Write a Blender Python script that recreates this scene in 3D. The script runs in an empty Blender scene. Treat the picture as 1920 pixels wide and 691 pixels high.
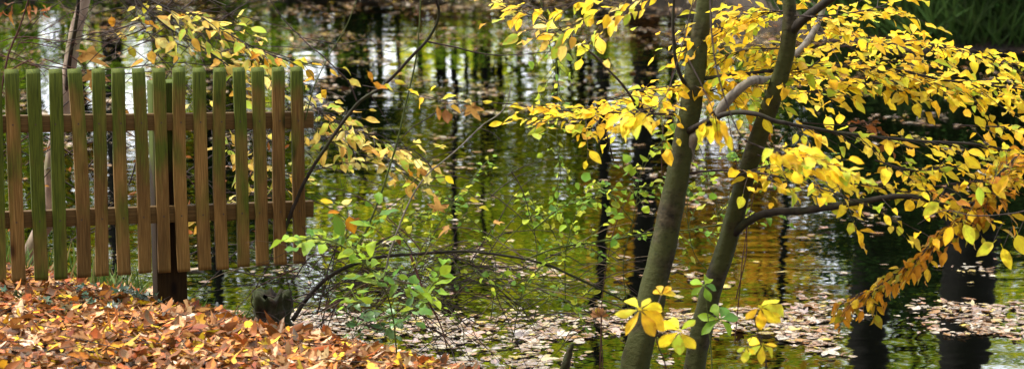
import bpy, math, random
import numpy as np
from mathutils import Vector, noise as mnoise
R = math.radians
rng = np.random.default_rng(11)
random.seed(5)
S = bpy.context.scene
COL = S.collection
UP = np.array([0, 0, 1.0])

# ---------------------------------------------------------------- camera
PITCH = R(10.5); CH = 3.2; FPX = 85 / 36 * 1920
cam = bpy.data.objects.new('camera', bpy.data.cameras.new('camera'))
COL.objects.link(cam); S.camera = cam
cam.location = (0, 0, CH); cam.rotation_euler = (R(90) - PITCH, 0, 0)
cam.data.lens = 85; cam.data.sensor_width = 36; cam.data.sensor_fit = 'HORIZONTAL'
cam.data.clip_end = 2000; cam.data.clip_start = 0.1
cam.data.dof.use_dof = True; cam.data.dof.focus_distance = 11.75; cam.data.dof.aperture_fstop = 3.2

def P(px, py, Y):
    """world point on the plane at distance Y whose photograph position is (px, py)"""
    sx = (px - 960) / FPX; sy = (345.5 - py) / FPX
    d = np.array([sx, math.cos(PITCH) + sy * math.sin(PITCH), -math.sin(PITCH) + sy * math.cos(PITCH)])
    return np.array([0, 0, CH]) + d * (Y / d[1])

# ---------------------------------------------------------------- tagging
def tag(o, label=None, cat=None, group=None, kind=None):
    if label: o['label'] = label
    if cat: o['category'] = cat
    if group: o['group'] = group
    if kind: o['kind'] = kind
    return o

def thing(name, loc, label, cat, group=None):
    o = bpy.data.objects.new(name, None); COL.objects.link(o)
    o.location = Vector(loc); o.empty_display_size = .1
    return tag(o, label, cat, group)

# ---------------------------------------------------------------- mesh building
class MB:
    def __init__(s): s.v = []; s.f = []; s.uv = []; s.n = 0; s.mi = []
    def add(s, v, f, uv=None, mi=0):
        v = np.asarray(v, float).reshape(-1, 3); f = np.asarray(f, int).reshape(-1, 4)
        s.v.append(v); s.f.append(f + s.n); s.n += len(v)
        s.uv.append(np.zeros((f.size, 2)) if uv is None else np.asarray(uv, float).reshape(-1, 2))
        s.mi.append(np.full(len(f), mi))
        return s
    def tube(s, pts, rad, k=8, mi=0, cap=True, rough=0.0, flute=0.0):
        p = np.asarray(pts, float); n = len(p)
        r = np.broadcast_to(np.asarray(rad, float), (n,)).copy()
        t = np.gradient(p, axis=0); t /= np.linalg.norm(t, axis=1)[:, None] + 1e-12
        a = np.cross(t[0], [0.3, 0.9, 0.2]); a /= np.linalg.norm(a)
        V = np.zeros((n, k, 3)); ang = np.arange(k) / k * 2 * math.pi
        for i in range(n):
            a = a - t[i] * a.dot(t[i]); a /= np.linalg.norm(a) + 1e-12
            b = np.cross(t[i], a)
            rr = r[i] * (1 + (rng.normal(0, rough, k) if rough else 0))
            if flute: rr = rr * (1 + flute * (np.sin(3 * ang + i * .13) + .6 * np.sin(5 * ang - i * .21)) + flute * 1.2 * mnoise.noise(Vector((i * .35, r[0] * 90, 1))))
            V[i] = p[i] + (np.cos(ang)[:, None] * a + np.sin(ang)[:, None] * b) * np.reshape(rr, (-1, 1) if rough else ())
        i, j = np.meshgrid(np.arange(n - 1), np.arange(k), indexing='ij')
        q = np.stack([i * k + j, i * k + (j + 1) % k, (i + 1) * k + (j + 1) % k, (i + 1) * k + j], -1).reshape(-1, 4)
        s.add(V.reshape(-1, 3), q, mi=mi)
        if cap and k == 8:
            b0 = s.n - n * k
            for o in (0, (n - 1) * k):
                f = np.array([[0, 1, 2, 3], [0, 3, 4, 7], [4, 5, 6, 7]]) + b0 + o
                if o == 0: f = f[:, ::-1]
                s.f.append(f); s.uv.append(np.zeros((12, 2))); s.mi.append(np.full(3, mi))
        return s
    def box(s, c, h, R3=None, mi=0):
        c = np.asarray(c, float); h = np.asarray(h, float)
        g = np.array([[x, y, z] for x in (-1, 1) for y in (-1, 1) for z in (-1, 1)]) * h
        if R3 is not None: g = g @ np.asarray(R3).T
        f = [[0, 1, 3, 2], [4, 6, 7, 5], [0, 4, 5, 1], [2, 3, 7, 6], [0, 2, 6, 4], [1, 5, 7, 3]]
        return s.add(g + c, f, mi=mi)
    def build(s, name, mats, parent=None, smooth=True, origin=None):
        v = np.concatenate(s.v); f = np.concatenate(s.f); uv = np.concatenate(s.uv); mi = np.concatenate(s.mi)
        if parent is not None and origin is None: origin = parent.get('_o') 
        if origin is not None: v = v - np.asarray(origin, float)
        me = bpy.data.meshes.new(name)
        me.vertices.add(len(v)); me.vertices.foreach_set('co', v.astype(np.float32).ravel())
        me.loops.add(f.size); me.loops.foreach_set('vertex_index', f.astype(np.int32).ravel())
        me.polygons.add(len(f))
        me.polygons.foreach_set('loop_start', (np.arange(len(f)) * 4).astype(np.int32))
        me.polygons.foreach_set('loop_total', np.full(len(f), 4, np.int32))
        me.polygons.foreach_set('material_index', mi.astype(np.int32))
        ul = me.uv_layers.new(name='UVMap'); ul.data.foreach_set('uv', uv.astype(np.float32).ravel())
        if smooth: me.polygons.foreach_set('use_smooth', np.ones(len(f), bool))
        for m in (mats if isinstance(mats, (list, tuple)) else [mats]): me.materials.append(m)
        me.update(calc_edges=True); me.validate()
        o = bpy.data.objects.new(name, me); COL.objects.link(o)
        if parent is not None:
            o.parent = parent; off = getattr(o, 'location', None)
            # points were given in world space: bring them into the parent's frame
            o.location = -Vector(parent.location) if origin is None else (Vector(origin) - Vector(parent.location))
        elif origin is not None: o.location = Vector(origin)
        return o

def smooth_path(pts, n=8):
    """Catmull-Rom through points (k,3)"""
    p = np.asarray(pts, float)
    if len(p) == 2: return p[0] + (p[1] - p[0]) * np.linspace(0, 1, n + 1)[:, None]
    e = np.vstack([2 * p[0] - p[1], p, 2 * p[-1] - p[-2]]); out = []
    for i in range(len(p) - 1):
        a, b, c, d = e[i:i + 4]
        for t in np.arange(n) / n:
            out.append(.5 * ((2 * b) + (c - a) * t + (2 * a - 5 * b + 4 * c - d) * t * t + (3 * b - a - 3 * c + d) * t ** 3))
    out.append(p[-1]); return np.array(out)

def wiggle(path, amp, step=1):
    """small natural kinks"""
    L = np.concatenate([[0], np.cumsum(np.linalg.norm(np.diff(path, axis=0), axis=1))])
    s = rng.uniform(0, 100); o = path.copy()
    for i, l in enumerate(L):
        v = mnoise.noise_vector(Vector((s + l * 4, s * .7, 3.1))) + .5 * mnoise.noise_vector(Vector((s + l * 13, s, 9.1)))
        o[i] += np.array(v) * amp * min(1, i / 3)
    return o

def at(path, t):
    x = t * (len(path) - 1); i = min(int(x), len(path) - 2); f = x - i
    T = path[i + 1] - path[i]; return path[i] * (1 - f) + path[i + 1] * f, T / (np.linalg.norm(T) + 1e-9)

def pix(pts, n=8, amp=.004):
    return wiggle(smooth_path([P(*p) for p in pts], n), amp)

def unit(v): return v / (np.linalg.norm(v) + 1e-9)

# ---------------------------------------------------------------- leaves
def outline(kind, t):
    if kind == 'beech': w = np.sin(np.pi * t ** .82) ** .8 * .27
    elif kind == 'long': w = np.sin(np.pi * t ** .8) ** .9 * .17
    elif kind == 'round': w = np.sin(np.pi * t ** .75) ** .62 * .36
    elif kind == 'obov': w = np.sin(np.pi * t ** 1.35) ** .85 * .25
    elif kind == 'heart': w = np.sin(np.pi * np.clip(t, 0, 1) ** .6) ** .7 * .38
    return w

class Leaves:
    """many leaves of one kind, each a small folded and curled blade on its own stalk"""
    def __init__(s, kind='beech', stations=6, stalk=True):
        s.kind = kind; s.p = []; s.d = []; s.nn = []; s.sz = []; s.cu = []; s.st = stations; s.stalk = stalk
    def put(s, pos, d, nrm, size, curl=None):
        s.p.append(pos); s.d.append(d); s.nn.append(nrm); s.sz.append(size); s.cu.append(rng.normal(.25, .3) if curl is None else curl)
    def put_many(s, pos, d, nrm, size, curl):
        s.p += list(pos); s.d += list(d); s.nn += list(nrm); s.sz += list(size); s.cu += list(curl)
    def into(s, mb, mi=0, flat=1.0):
        if not s.p: return mb
        p = np.array(s.p, float); d = np.array(s.d, float); n = np.array(s.nn, float); sz = np.array(s.sz, float); cu = np.array(s.cu, float)
        d /= np.linalg.norm(d, axis=1)[:, None] + 1e-9
        y = np.cross(n, d); y /= np.linalg.norm(y, axis=1)[:, None] + 1e-9
        n = np.cross(d, y)
        N = len(p)
        if s.kind == 'maple':
            V, F, U = maple_template()
        else:
            K = s.st; t = np.linspace(0, 1, K + 1); w = outline(s.kind, t); w[0] = .012; w[-1] = .006
            if s.stalk: t = np.concatenate([[-.22], t]); w = np.concatenate([[.01], w])
            V = np.array([[a, b * ww, 0] for a, ww in zip(t, w) for b in (-1, 0, 1)])
            U = np.array([[a, b * .5 + .5] for a in t for b in (-1, 0, 1)])
            F = np.array([[i * 3 + j, (i + 1) * 3 + j, (i + 1) * 3 + j + 1, i * 3 + j + 1] for i in range(len(t) - 1) for j in (0, 1)])[:, ::-1]
        M = len(V)
        asp = rng.uniform(.8, 1.2, N); fold = rng.normal(.25, .28, N); tw = rng.normal(0, .25, N)
        bend = rng.normal(0, .12, N); wav = rng.normal(0, .05, N) * flat; fold = fold * flat; tw = tw * flat; cu = cu * flat; ph = rng.uniform(0, 6.28, N)
        vx = np.tile(V[:, 0], (N, 1)); vy = V[None, :, 1] * asp[:, None]
        vz = np.abs(vy) * fold[:, None] + tw[:, None] * vy * vx - cu[:, None] * .6 * vx * np.abs(vx) + wav[:, None] * np.sin(vx * 9 + ph[:, None]) * np.abs(vy) * 6
        # strong curls roll up instead of stretching
        vy = vy * np.cos(np.clip(np.abs(fold), 0, 1.2))[:, None] + bend[:, None] * vx ** 2
        vx = vx * (1 - .22 * np.minimum(np.abs(cu), 1.5))[:, None]
        W = p[:, None] + sz[:, None, None] * (vx[..., None] * d[:, None] + vy[..., None] * y[:, None] + vz[..., None] * n[:, None])
        Fa = (F[None] + (np.arange(N) * M)[:, None, None]).reshape(-1, 4)
        Ua = np.tile(U[F].reshape(-1, 2), (N, 1))
        mb.add(W.reshape(-1, 3), Fa, Ua, mi=mi); return mb

def maple_template():
    tips = [(-150, .42), (-95, .62), (-42, .85), (0, 1.0), (42, .85), (95, .62), (150, .42)]
    tips = [(-118, .5), (-58, .85), (0, 1.05), (58, .85), (118, .5)]
    V = [[0, 0, 0]]; F = []
    nt = [(-165, .12), (-88, .34), (-29, .42), (29, .42), (88, .34), (165, .12)]
    pol = lambda a, r, z=0: [math.cos(R(a)) * r + .3, math.sin(R(a)) * r, z]
    V = [pol(0, 0)]
    ni = []
    for a, r in nt: ni.append(len(V)); V.append(pol(a, r, .02))
    for i, (a, r) in enumerate(tips):
        m = len(V); V.append(pol(a, r * .55, -.03)); V.append(pol(a - 15, r * .68, .04)); V.append(pol(a + 15, r * .68, .04)); V.append(pol(a, r, -.06))
        F += [[0, ni[i], m + 1, m], [0, m, m + 2, ni[i + 1]], [m, m + 1, m + 3, m + 2]]
    m = len(V)
    V += [[-.25, -.012, -.05], [-.25, .012, -.05], [.3, .012, 0], [.3, -.012, 0]]; V[0] = [.3, 0, 0]
    F += [[m, m + 3, 0, m + 1]]
    V = np.array(V); U = np.column_stack([np.clip(V[:, 0], 0, 1), V[:, 1] * .5 + .5])
    return V, np.array(F), U

# ---------------------------------------------------------------- materials
def mat(name):
    m = bpy.data.materials.new(name); m.use_nodes = True; nt = m.node_tree; nt.nodes.clear()
    out = nt.nodes.new('ShaderNodeOutputMaterial'); return m, nt, out
def N(nt, t, **k):
    n = nt.nodes.new(t)
    for a, b in k.items():
        if a.startswith('i_'): n.inputs[a[2:].replace('_', ' ')].default_value = b
        else: setattr(n, a, b)
    return n
def L(nt, a, b): nt.links.new(a, b)
def ramp(nt, fac, stops, interp='LINEAR'):
    n = nt.nodes.new('ShaderNodeValToRGB'); cr = n.color_ramp; cr.interpolation = interp
    while len(cr.elements) < len(stops): cr.elements.new(.5)
    for e, (p, c) in zip(cr.elements, stops): e.position = p; e.color = (*c, 1) if len(c) == 3 else c
    if fac is not None: L(nt, fac, n.inputs[0])
    return n
def mixc(nt, fac, a, b, mode='MIX'):
    n = nt.nodes.new('ShaderNodeMix'); n.data_type = 'RGBA'; n.blend_type = mode
    for k, v in ((0, fac), (6, a), (7, b)):
        if hasattr(v, 'links') or hasattr(v, 'is_linked'): L(nt, v, n.inputs[k])
        elif isinstance(v, (int, float)): n.inputs[k].default_value = v
        else: n.inputs[k].default_value = (*v, 1)
    return n.outputs[2]
def math_n(nt, op, a, b=0.0, c=None):
    n = nt.nodes.new('ShaderNodeMath'); n.operation = op
    for i, v in enumerate((a, b) if c is None else (a, b, c)):
        if isinstance(v, (int, float)): n.inputs[i].default_value = v
        else: L(nt, v, n.inputs[i])
    return n.outputs[0]

def leaf_mat(name, cols, trans=.4, rough=.45, brown=.25, bcol=(.16, .06, .015), spec=.1, interp='CONSTANT', k=.72):
    m, nt, out = mat(name); cols = [tuple(x * k for x in c) for c in cols]; bcol = tuple(x * k for x in bcol)
    geo = N(nt, 'ShaderNodeNewGeometry')
    stops = [((i) / len(cols), c) for i, c in enumerate(cols)]
    rp = ramp(nt, geo.outputs['Random Per Island'], stops, interp)
    # small value variation so no two leaves are quite alike
    wn = N(nt, 'ShaderNodeTexWhiteNoise', noise_dimensions='1D'); L(nt, math_n(nt, 'MULTIPLY', geo.outputs['Random Per Island'], 913.7), wn.inputs['W'])
    hsv = N(nt, 'ShaderNodeHueSaturation'); L(nt, rp.outputs[0], hsv.inputs['Color'])
    L(nt, math_n(nt, 'MULTIPLY_ADD', wn.outputs['Value'], .6, .7), hsv.inputs['Value'])
    L(nt, math_n(nt, 'MULTIPLY_ADD', geo.outputs['Random Per Island'], .03, .485), hsv.inputs['Hue'])
    uv = N(nt, 'ShaderNodeUVMap'); sp = N(nt, 'ShaderNodeSeparateXYZ'); L(nt, uv.outputs[0], sp.inputs[0])
    av = math_n(nt, 'ABSOLUTE', math_n(nt, 'SUBTRACT', sp.outputs[1], .5))
    # side veins running forward from the midrib, and the midrib itself
    vein = math_n(nt, 'PINGPONG', math_n(nt, 'SUBTRACT', math_n(nt, 'MULTIPLY', sp.outputs[0], 8.0), math_n(nt, 'MULTIPLY', av, 5.0)), .5)
    veinm = math_n(nt, 'MULTIPLY', math_n(nt, 'LESS_THAN', vein, .07), .28)
    midm = math_n(nt, 'MULTIPLY', math_n(nt, 'LESS_THAN', av, .03), .4)
    c = mixc(nt, math_n(nt, 'MAXIMUM', veinm, midm), hsv.outputs[0], mixc(nt, .5, hsv.outputs[0], (.25, .15, .03)))
    tc = N(nt, 'ShaderNodeTexCoord')
    ns = N(nt, 'ShaderNodeTexNoise', i_Scale=38.0, i_Detail=3.0); L(nt, tc.outputs['Object'], ns.inputs['Vector'])
    edge = math_n(nt, 'ADD', math_n(nt, 'MULTIPLY', av, .5), ns.outputs[0])
    br = ramp(nt, edge, [(.60, (0, 0, 0)), (.70, (1, 1, 1))])
    c = mixc(nt, math_n(nt, 'MULTIPLY', br.outputs[0], brown * 2.5 if brown < .4 else 1.0), c, bcol)
    pb = N(nt, 'ShaderNodeBsdfPrincipled'); pb.inputs['Roughness'].default_value = rough
    pb.inputs['Specular IOR Level'].default_value = spec
    L(nt, c, pb.inputs['Base Color'])
    bp = N(nt, 'ShaderNodeBump'); bp.inputs['Strength'].default_value = .35; bp.inputs['Distance'].default_value = .002
    L(nt, math_n(nt, 'ADD', vein, ns.outputs[0]), bp.inputs['Height']); L(nt, bp.outputs[0], pb.inputs['Normal'])
    if trans > 0:
        tr = N(nt, 'ShaderNodeBsdfTranslucent'); g = N(nt, 'ShaderNodeGamma'); g.inputs[1].default_value = .85; L(nt, c, g.inputs[0]); L(nt, g.outputs[0], tr.inputs[0])
        mx = N(nt, 'ShaderNodeMixShader'); mx.inputs[0].default_value = trans
        L(nt, pb.outputs[0], mx.inputs[1]); L(nt, tr.outputs[0], mx.inputs[2]); L(nt, mx.outputs[0], out.inputs[0])
    else: L(nt, pb.outputs[0], out.inputs[0])
    return m

def bark_mat(name, a, b, moss=None, mossamt=.4, scale=30, stretch=.35, bump=.006, rough=.75):
    m, nt, out = mat(name)
    tc = N(nt, 'ShaderNodeTexCoord'); mp = N(nt, 'ShaderNodeMapping'); mp.inputs['Scale'].default_value = (1, 1, stretch); L(nt, tc.outputs['Object'], mp.inputs[0])
    n1 = N(nt, 'ShaderNodeTexNoise', i_Scale=scale, i_Detail=6.0, i_Roughness=.65); L(nt, mp.outputs[0], n1.inputs['Vector'])
    n2 = N(nt, 'ShaderNodeTexNoise', i_Scale=scale * .22, i_Detail=3.0); L(nt, tc.outputs['Object'], n2.inputs['Vector'])
    a, b = [tuple(x * .5 for x in q) for q in (a, b)]; moss = moss and tuple(x * .6 for x in moss)
    r1 = ramp(nt, n1.outputs[0], [(.32, a), (.68, b)])
    c = r1.outputs[0]
    if moss:
        r2 = ramp(nt, n2.outputs[0], [(.62 - mossamt * .4, (0, 0, 0)), (.8 - mossamt * .4, (1, 1, 1))])
        c = mixc(nt, math_n(nt, 'MULTIPLY', r2.outputs[0], .75), c, moss)
    vo = N(nt, 'ShaderNodeTexVoronoi', i_Scale=scale * .7); L(nt, mp.outputs[0], vo.inputs['Vector'])
    sp = ramp(nt, vo.outputs['Distance'], [(.1, (.25, .25, .25)), (.2, (1, 1, 1))])
    c = mixc(nt, .55, c, sp.outputs[0], 'MULTIPLY')
    pb = N(nt, 'ShaderNodeBsdfPrincipled'); pb.inputs['Roughness'].default_value = rough; pb.inputs['Specular IOR Level'].default_value = .12
    L(nt, c, pb.inputs['Base Color'])
    bp = N(nt, 'ShaderNodeBump'); bp.inputs['Strength'].default_value = .7; bp.inputs['Distance'].default_value = bump
    L(nt, n1.outputs[0], bp.inputs['Height']); L(nt, bp.outputs[0], pb.inputs['Normal']); L(nt, pb.outputs[0], out.inputs[0])
    return m

YELLOW = [(.86, .60, .012), (.88, .64, .02), (.78, .64, .02), (.84, .52, .015), (.88, .68, .06), (.62, .62, .03), (.78, .42, .015), (.86, .62, .03), (.42, .52, .03), (.86, .60, .02)]
M = {}
M['yellow'] = leaf_mat('yellow_leaf', YELLOW, .5, k=.9, brown=.16, bcol=(.38, .16, .02))
M['orange'] = leaf_mat('golden_leaf', [(.72, .36, .01), (.66, .28, .012), (.76, .44, .015), (.60, .24, .01), (.78, .48, .02), (.5, .42, .02)], .4, brown=.2, bcol=(.3, .1, .015))
M['pale'] = leaf_mat('pale_yellow_leaf', k=0.85, cols=[(.80, .66, .12), (.74, .68, .10), (.78, .56, .08), (.52, .56, .06), (.80, .70, .2), (.66, .34, .04), (.34, .44, .04), (.76, .6, .1)], trans=.45, brown=.22, bcol=(.42, .18, .03))
M['green'] = leaf_mat('green_leaf', k=0.9, cols=[(.10, .24, .015), (.16, .30, .02), (.22, .36, .02), (.30, .40, .02), (.09, .2, .03)], trans=.4, brown=.05)
M['lime'] = leaf_mat('lime_leaf', k=0.95, cols=[(.22, .36, .02), (.14, .28, .02), (.34, .42, .02), (.45, .46, .03), (.12, .24, .02)], trans=.45, brown=.06)
M['ochremaple'] = leaf_mat('ochre_maple_leaf', [(.42, .19, .04), (.48, .25, .06), (.34, .13, .03)], .2, brown=.3)
M['deepgreen'] = leaf_mat('deep_green_leaf', k=0.7, cols=[(.06, .17, .04), (.08, .22, .04), (.14, .28, .06), (.05, .14, .03)], trans=.3, brown=.04, spec=.4, rough=.35)
M['ivy'] = leaf_mat('ivy_leaf', k=0.7, cols=[(.015, .06, .02), (.025, .09, .025), (.03, .1, .04), (.012, .045, .015)], trans=.1, brown=.02, spec=.6, rough=.35)
M['brown'] = leaf_mat('dry_brown_leaf', [(.40, .14, .02), (.32, .10, .02), (.5, .22, .04), (.2, .06, .015)], .25, brown=.2)
M['fallen'] = leaf_mat('fallen_leaf', [(.52, .16, .02), (.60, .26, .04), (.68, .40, .16), (.20, .05, .012), (.66, .32, .08), (.40, .10, .012), (.70, .44, .18), (.78, .40, .015), (.08, .03, .01), (.60, .21, .02), (.82, .62, .42), (.64, .30, .07), (.26, .08, .02), (.74, .50, .28), (.72, .48, .28), (.42, .15, .04), (.12, .04, .012), (.09, .035, .015), (.18, .06, .02), (.80, .50, .02), (.34, .08, .015), (.06, .03, .015), (.22, .1, .04), (.1, .05, .02), (.74, .46, .02)], .15, rough=.5, brown=.35, bcol=(.2, .06, .01), spec=.15, k=.74)
M['fallen_maple'] = leaf_mat('fallen_maple_leaf', [(.62, .33, .12), (.7, .40, .03), (.45, .16, .03), (.64, .42, .2), (.75, .5, .05)], .15, rough=.5, brown=.3, spec=.15, k=.55)
M['floating'] = leaf_mat('floating_leaf', k=0.42, cols=[(.34, .16, .07), (.42, .24, .12), (.52, .36, .22), (.5, .22, .06), (.62, .47, .33), (.40, .18, .06), (.68, .56, .42), (.3, .14, .06), (.62, .45, .12), (.58, .40, .26), (.46, .2, .05), (.70, .60, .47), (.2, .09, .05), (.66, .42, .04), (.64, .5, .36)], trans=.05, rough=.22, brown=.3, bcol=(.15, .06, .02), spec=.9)
M['bark'] = bark_mat('smooth_green_grey_bark', (.012, .010, .005), (.095, .075, .038), (.058, .068, .015), .7, scale=26, stretch=1.6, bump=.012)
M['darkbark'] = bark_mat('dark_bark', (.018, .014, .010), (.06, .047, .033), (.04, .045, .016), .35)
M['greybark'] = bark_mat('pale_grey_bark', (.13, .11, .085), (.38, .34, .28), (.14, .15, .06), .2, bump=.003)
M['beigebark'] = bark_mat('beige_bark', (.26, .19, .14), (.56, .43, .32), (.26, .26, .12), .2, bump=.003)
M['twig'] = bark_mat('twig_bark', (.03, .02, .017), (.10, .07, .055), scale=60)
M['redtwig'] = bark_mat('red_brown_twig_bark', (.06, .02, .015), (.15, .07, .045), scale=60)
M['drytwig'] = bark_mat('dry_twig_bark', (.16, .11, .06), (.36, .27, .17), scale=60)
M['greenstem'] = bark_mat('green_stem', (.05, .07, .015), (.14, .17, .04), scale=50)
M['trunkfar'] = bark_mat('old_trunk_bark', (.004, .003, .002), (.014, .011, .008), (.009, .011, .004), .3, scale=9, bump=.03)
M['stump'] = bark_mat('rotten_stump_wood', (.014, .010, .007), (.07, .045, .03), (.04, .055, .012), .6, scale=34, bump=.02)

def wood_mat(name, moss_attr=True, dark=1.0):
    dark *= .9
    m, nt, out = mat(name)
    tc = N(nt, 'ShaderNodeTexCoord'); oi = N(nt, 'ShaderNodeObjectInfo')
    off = N(nt, 'ShaderNodeVectorMath', operation='ADD'); sc = N(nt, 'ShaderNodeVectorMath', operation='SCALE'); sc.inputs[0].default_value = (17, 5, 29)
    L(nt, oi.outputs['Random'], sc.inputs['Scale']); L(nt, tc.outputs['Object'], off.inputs[0]); L(nt, sc.outputs[0], off.inputs[1])
    def noise(scale, st, det=4.0, dist=0.0):
        mp = N(nt, 'ShaderNodeMapping'); mp.inputs['Scale'].default_value = st; L(nt, off.outputs[0], mp.inputs[0])
        n = N(nt, 'ShaderNodeTexNoise', i_Scale=scale, i_Detail=det, i_Distortion=dist); L(nt, mp.outputs[0], n.inputs['Vector']); return n.outputs[0]
    ax = (1, 1, .035) if moss_attr else (.035, 1, 1)
    grain = noise(260, ax, 5.0, .2); blot = noise(9, (1, 1, .35) if moss_attr else (.35, 1, 1), 4.0)
    base = ramp(nt, grain, [(.3, (.075 * dark, .045 * dark, .013 * dark)), (.5, (.14 * dark, .08 * dark, .022 * dark)), (.72, (.23 * dark, .145 * dark, .048 * dark))]).outputs[0]
    warm = mixc(nt, blot, base, (.16 * dark, .088 * dark, .026 * dark))
    base = mixc(nt, .45, base, warm)
    # knots: flattened dark spots with a ring round them
    mp = N(nt, 'ShaderNodeMapping'); mp.inputs['Scale'].default_value = (8, .6, 3.6); L(nt, off.outputs[0], mp.inputs[0])
    vo = N(nt, 'ShaderNodeTexVoronoi', i_Scale=1.0, i_Randomness=1.0); L(nt, mp.outputs[0], vo.inputs['Vector'])
    kd = math_n(nt, 'ADD', vo.outputs['Distance'], math_n(nt, 'MULTIPLY', blot, .05))
    kr = ramp(nt, kd, [(.10, (.12, .09, .08)), (.15, (.38, .3, .24)), (.19, (.75, .66, .58)), (.26, (1, 1, 1))])
    base = mixc(nt, 1.0, base, kr.outputs[0], 'MULTIPLY')
    if moss_attr:
        at_ = N(nt, 'ShaderNodeAttribute', attribute_type='OBJECT', attribute_name='moss')
        z = N(nt, 'ShaderNodeSeparateXYZ'); L(nt, tc.outputs['Object'], z.inputs[0])
        # algae grows on the top ends and thins out downwards
        f = math_n(nt, 'ADD', math_n(nt, 'MULTIPLY', z.outputs[2], .75), math_n(nt, 'MULTIPLY_ADD', blot, 2.0, -1.5))
        f = math_n(nt, 'ADD', f, math_n(nt, 'MULTIPLY_ADD', at_.outputs['Fac'], .75, .32))
        f = math_n(nt, 'ADD', f, math_n(nt, 'MULTIPLY_ADD', grain, .35, -.17))
        geo = N(nt, 'ShaderNodeNewGeometry'); nz = N(nt, 'ShaderNodeSeparateXYZ'); L(nt, geo.outputs['Normal'], nz.inputs[0])
        f = math_n(nt, 'ADD', f, math_n(nt, 'MULTIPLY', math_n(nt, 'MAXIMUM', nz.outputs[2], 0.0), 1.2))
        st = ramp(nt, noise(5, (1, 1, .22) , 3.0), [(.35, (.55, .52, .5)), (.6, (1.15, 1.12, 1.05))]); base = mixc(nt, 1.0, base, st.outputs[0], 'MULTIPLY')
        fr = ramp(nt, f, [(.35, (0, 0, 0)), (.85, (.95, .95, .95))])
        gcol = ramp(nt, grain, [(.3, (.018, .03, .003)), (.7, (.068, .09, .008))])
        base = mixc(nt, fr.outputs[0], base, gcol.outputs[0])
    pb = N(nt, 'ShaderNodeBsdfPrincipled'); pb.inputs['Roughness'].default_value = .75; pb.inputs['Specular IOR Level'].default_value = .12
    L(nt, base, pb.inputs['Base Color'])
    bp = N(nt, 'ShaderNodeBump'); bp.inputs['Strength'].default_value = .5; bp.inputs['Distance'].default_value = .0025
    L(nt, grain, bp.inputs['Height']); L(nt, bp.outputs[0], pb.inputs['Normal']); L(nt, pb.outputs[0], out.inputs[0]); return m
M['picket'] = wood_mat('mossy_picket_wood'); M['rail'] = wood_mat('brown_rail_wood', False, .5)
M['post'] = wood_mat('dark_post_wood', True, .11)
def plain(name, c, rough=.6, metal=0):
    m, nt, out = mat(name); tc = N(nt, 'ShaderNodeTexCoord'); n = N(nt, 'ShaderNodeTexNoise', i_Scale=20.0); L(nt, tc.outputs['Object'], n.inputs['Vector'])
    r = ramp(nt, n.outputs[0], [(.3, tuple(x * .6 for x in c)), (.7, c)]); pb = N(nt, 'ShaderNodeBsdfPrincipled'); pb.inputs['Roughness'].default_value = rough; pb.inputs['Metallic'].default_value = metal
    L(nt, r.outputs[0], pb.inputs['Base Color']); L(nt, pb.outputs[0], out.inputs[0]); return m
M['nail'] = plain('rusty_nail', (.05, .035, .025), .5, .6)
M['screw'] = plain('galvanised_screw', (.5, .5, .48), .35, .9)
M['grass'] = leaf_mat('grass_blade', [(.04, .10, .015), (.07, .15, .02), (.12, .2, .03), (.25, .2, .07), (.05, .12, .02)], .3, brown=.05)
M['sedge'] = leaf_mat('sedge_blade', [(.02, .06, .012), (.035, .09, .015), (.05, .11, .02)], .25, brown=.02)

# ground
m, nt, out = mat('earth'); M['earth'] = m
tc = N(nt, 'ShaderNodeTexCoord'); n1 = N(nt, 'ShaderNodeTexNoise', i_Scale=6.0, i_Detail=8.0); L(nt, tc.outputs['Object'], n1.inputs['Vector'])
n2 = N(nt, 'ShaderNodeTexNoise', i_Scale=28.0, i_Detail=5.0); L(nt, tc.outputs['Object'], n2.inputs['Vector'])
r1 = ramp(nt, n1.outputs[0], [(.35, (.015, .010, .006)), (.55, (.04, .022, .01)), (.7, (.07, .033, .012))]); r2 = ramp(nt, n2.outputs[0], [(.35, (.4, .4, .4)), (.65, (1, 1, 1))])
pb = N(nt, 'ShaderNodeBsdfPrincipled'); pb.inputs['Roughness'].default_value = .9; L(nt, mixc(nt, 1.0, r1.outputs[0], r2.outputs[0], 'MULTIPLY'), pb.inputs['Base Color'])
bp = N(nt, 'ShaderNodeBump'); bp.inputs['Distance'].default_value = .03; L(nt, n2.outputs[0], bp.inputs['Height']); L(nt, bp.outputs[0], pb.inputs['Normal']); L(nt, pb.outputs[0], out.inputs[0])

# water: dark, still, faintly rippled
m, nt, out = mat('pond_water'); M['water'] = m
tc = N(nt, 'ShaderNodeTexCoord')
def wn(sx, sy, s, d=2.0):
    mp = N(nt, 'ShaderNodeMapping'); mp.inputs['Scale'].default_value = (sx, sy, 1); L(nt, tc.outputs['Object'], mp.inputs[0])
    n = N(nt, 'ShaderNodeTexNoise', i_Scale=s, i_Detail=d, i_Roughness=.5); L(nt, mp.outputs[0], n.inputs['Vector']); return n.outputs[0]
big = wn(.5, 1.0, .9, 1.0); mid = wn(.45, 1.0, 3.4, 1.0); fine = wn(.6, 1.0, 9.0, 1.0)
gust = ramp(nt, wn(1, 1, .35, 2.0), [(.38, (.25, .25, .25)), (.62, (1, 1, 1))]).outputs[0]
h = math_n(nt, 'MULTIPLY', big, 1.6)
h = math_n(nt, 'ADD', h, math_n(nt, 'MULTIPLY', math_n(nt, 'MULTIPLY', mid, gust), 1.25)); h = math_n(nt, 'ADD', h, math_n(nt, 'MULTIPLY', math_n(nt, 'MULTIPLY', fine, gust), .24))
bp = N(nt, 'ShaderNodeBump'); bp.inputs['Strength'].default_value = 1.0; bp.inputs['Distance'].default_value = .0047; L(nt, h, bp.inputs['Height'])
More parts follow.
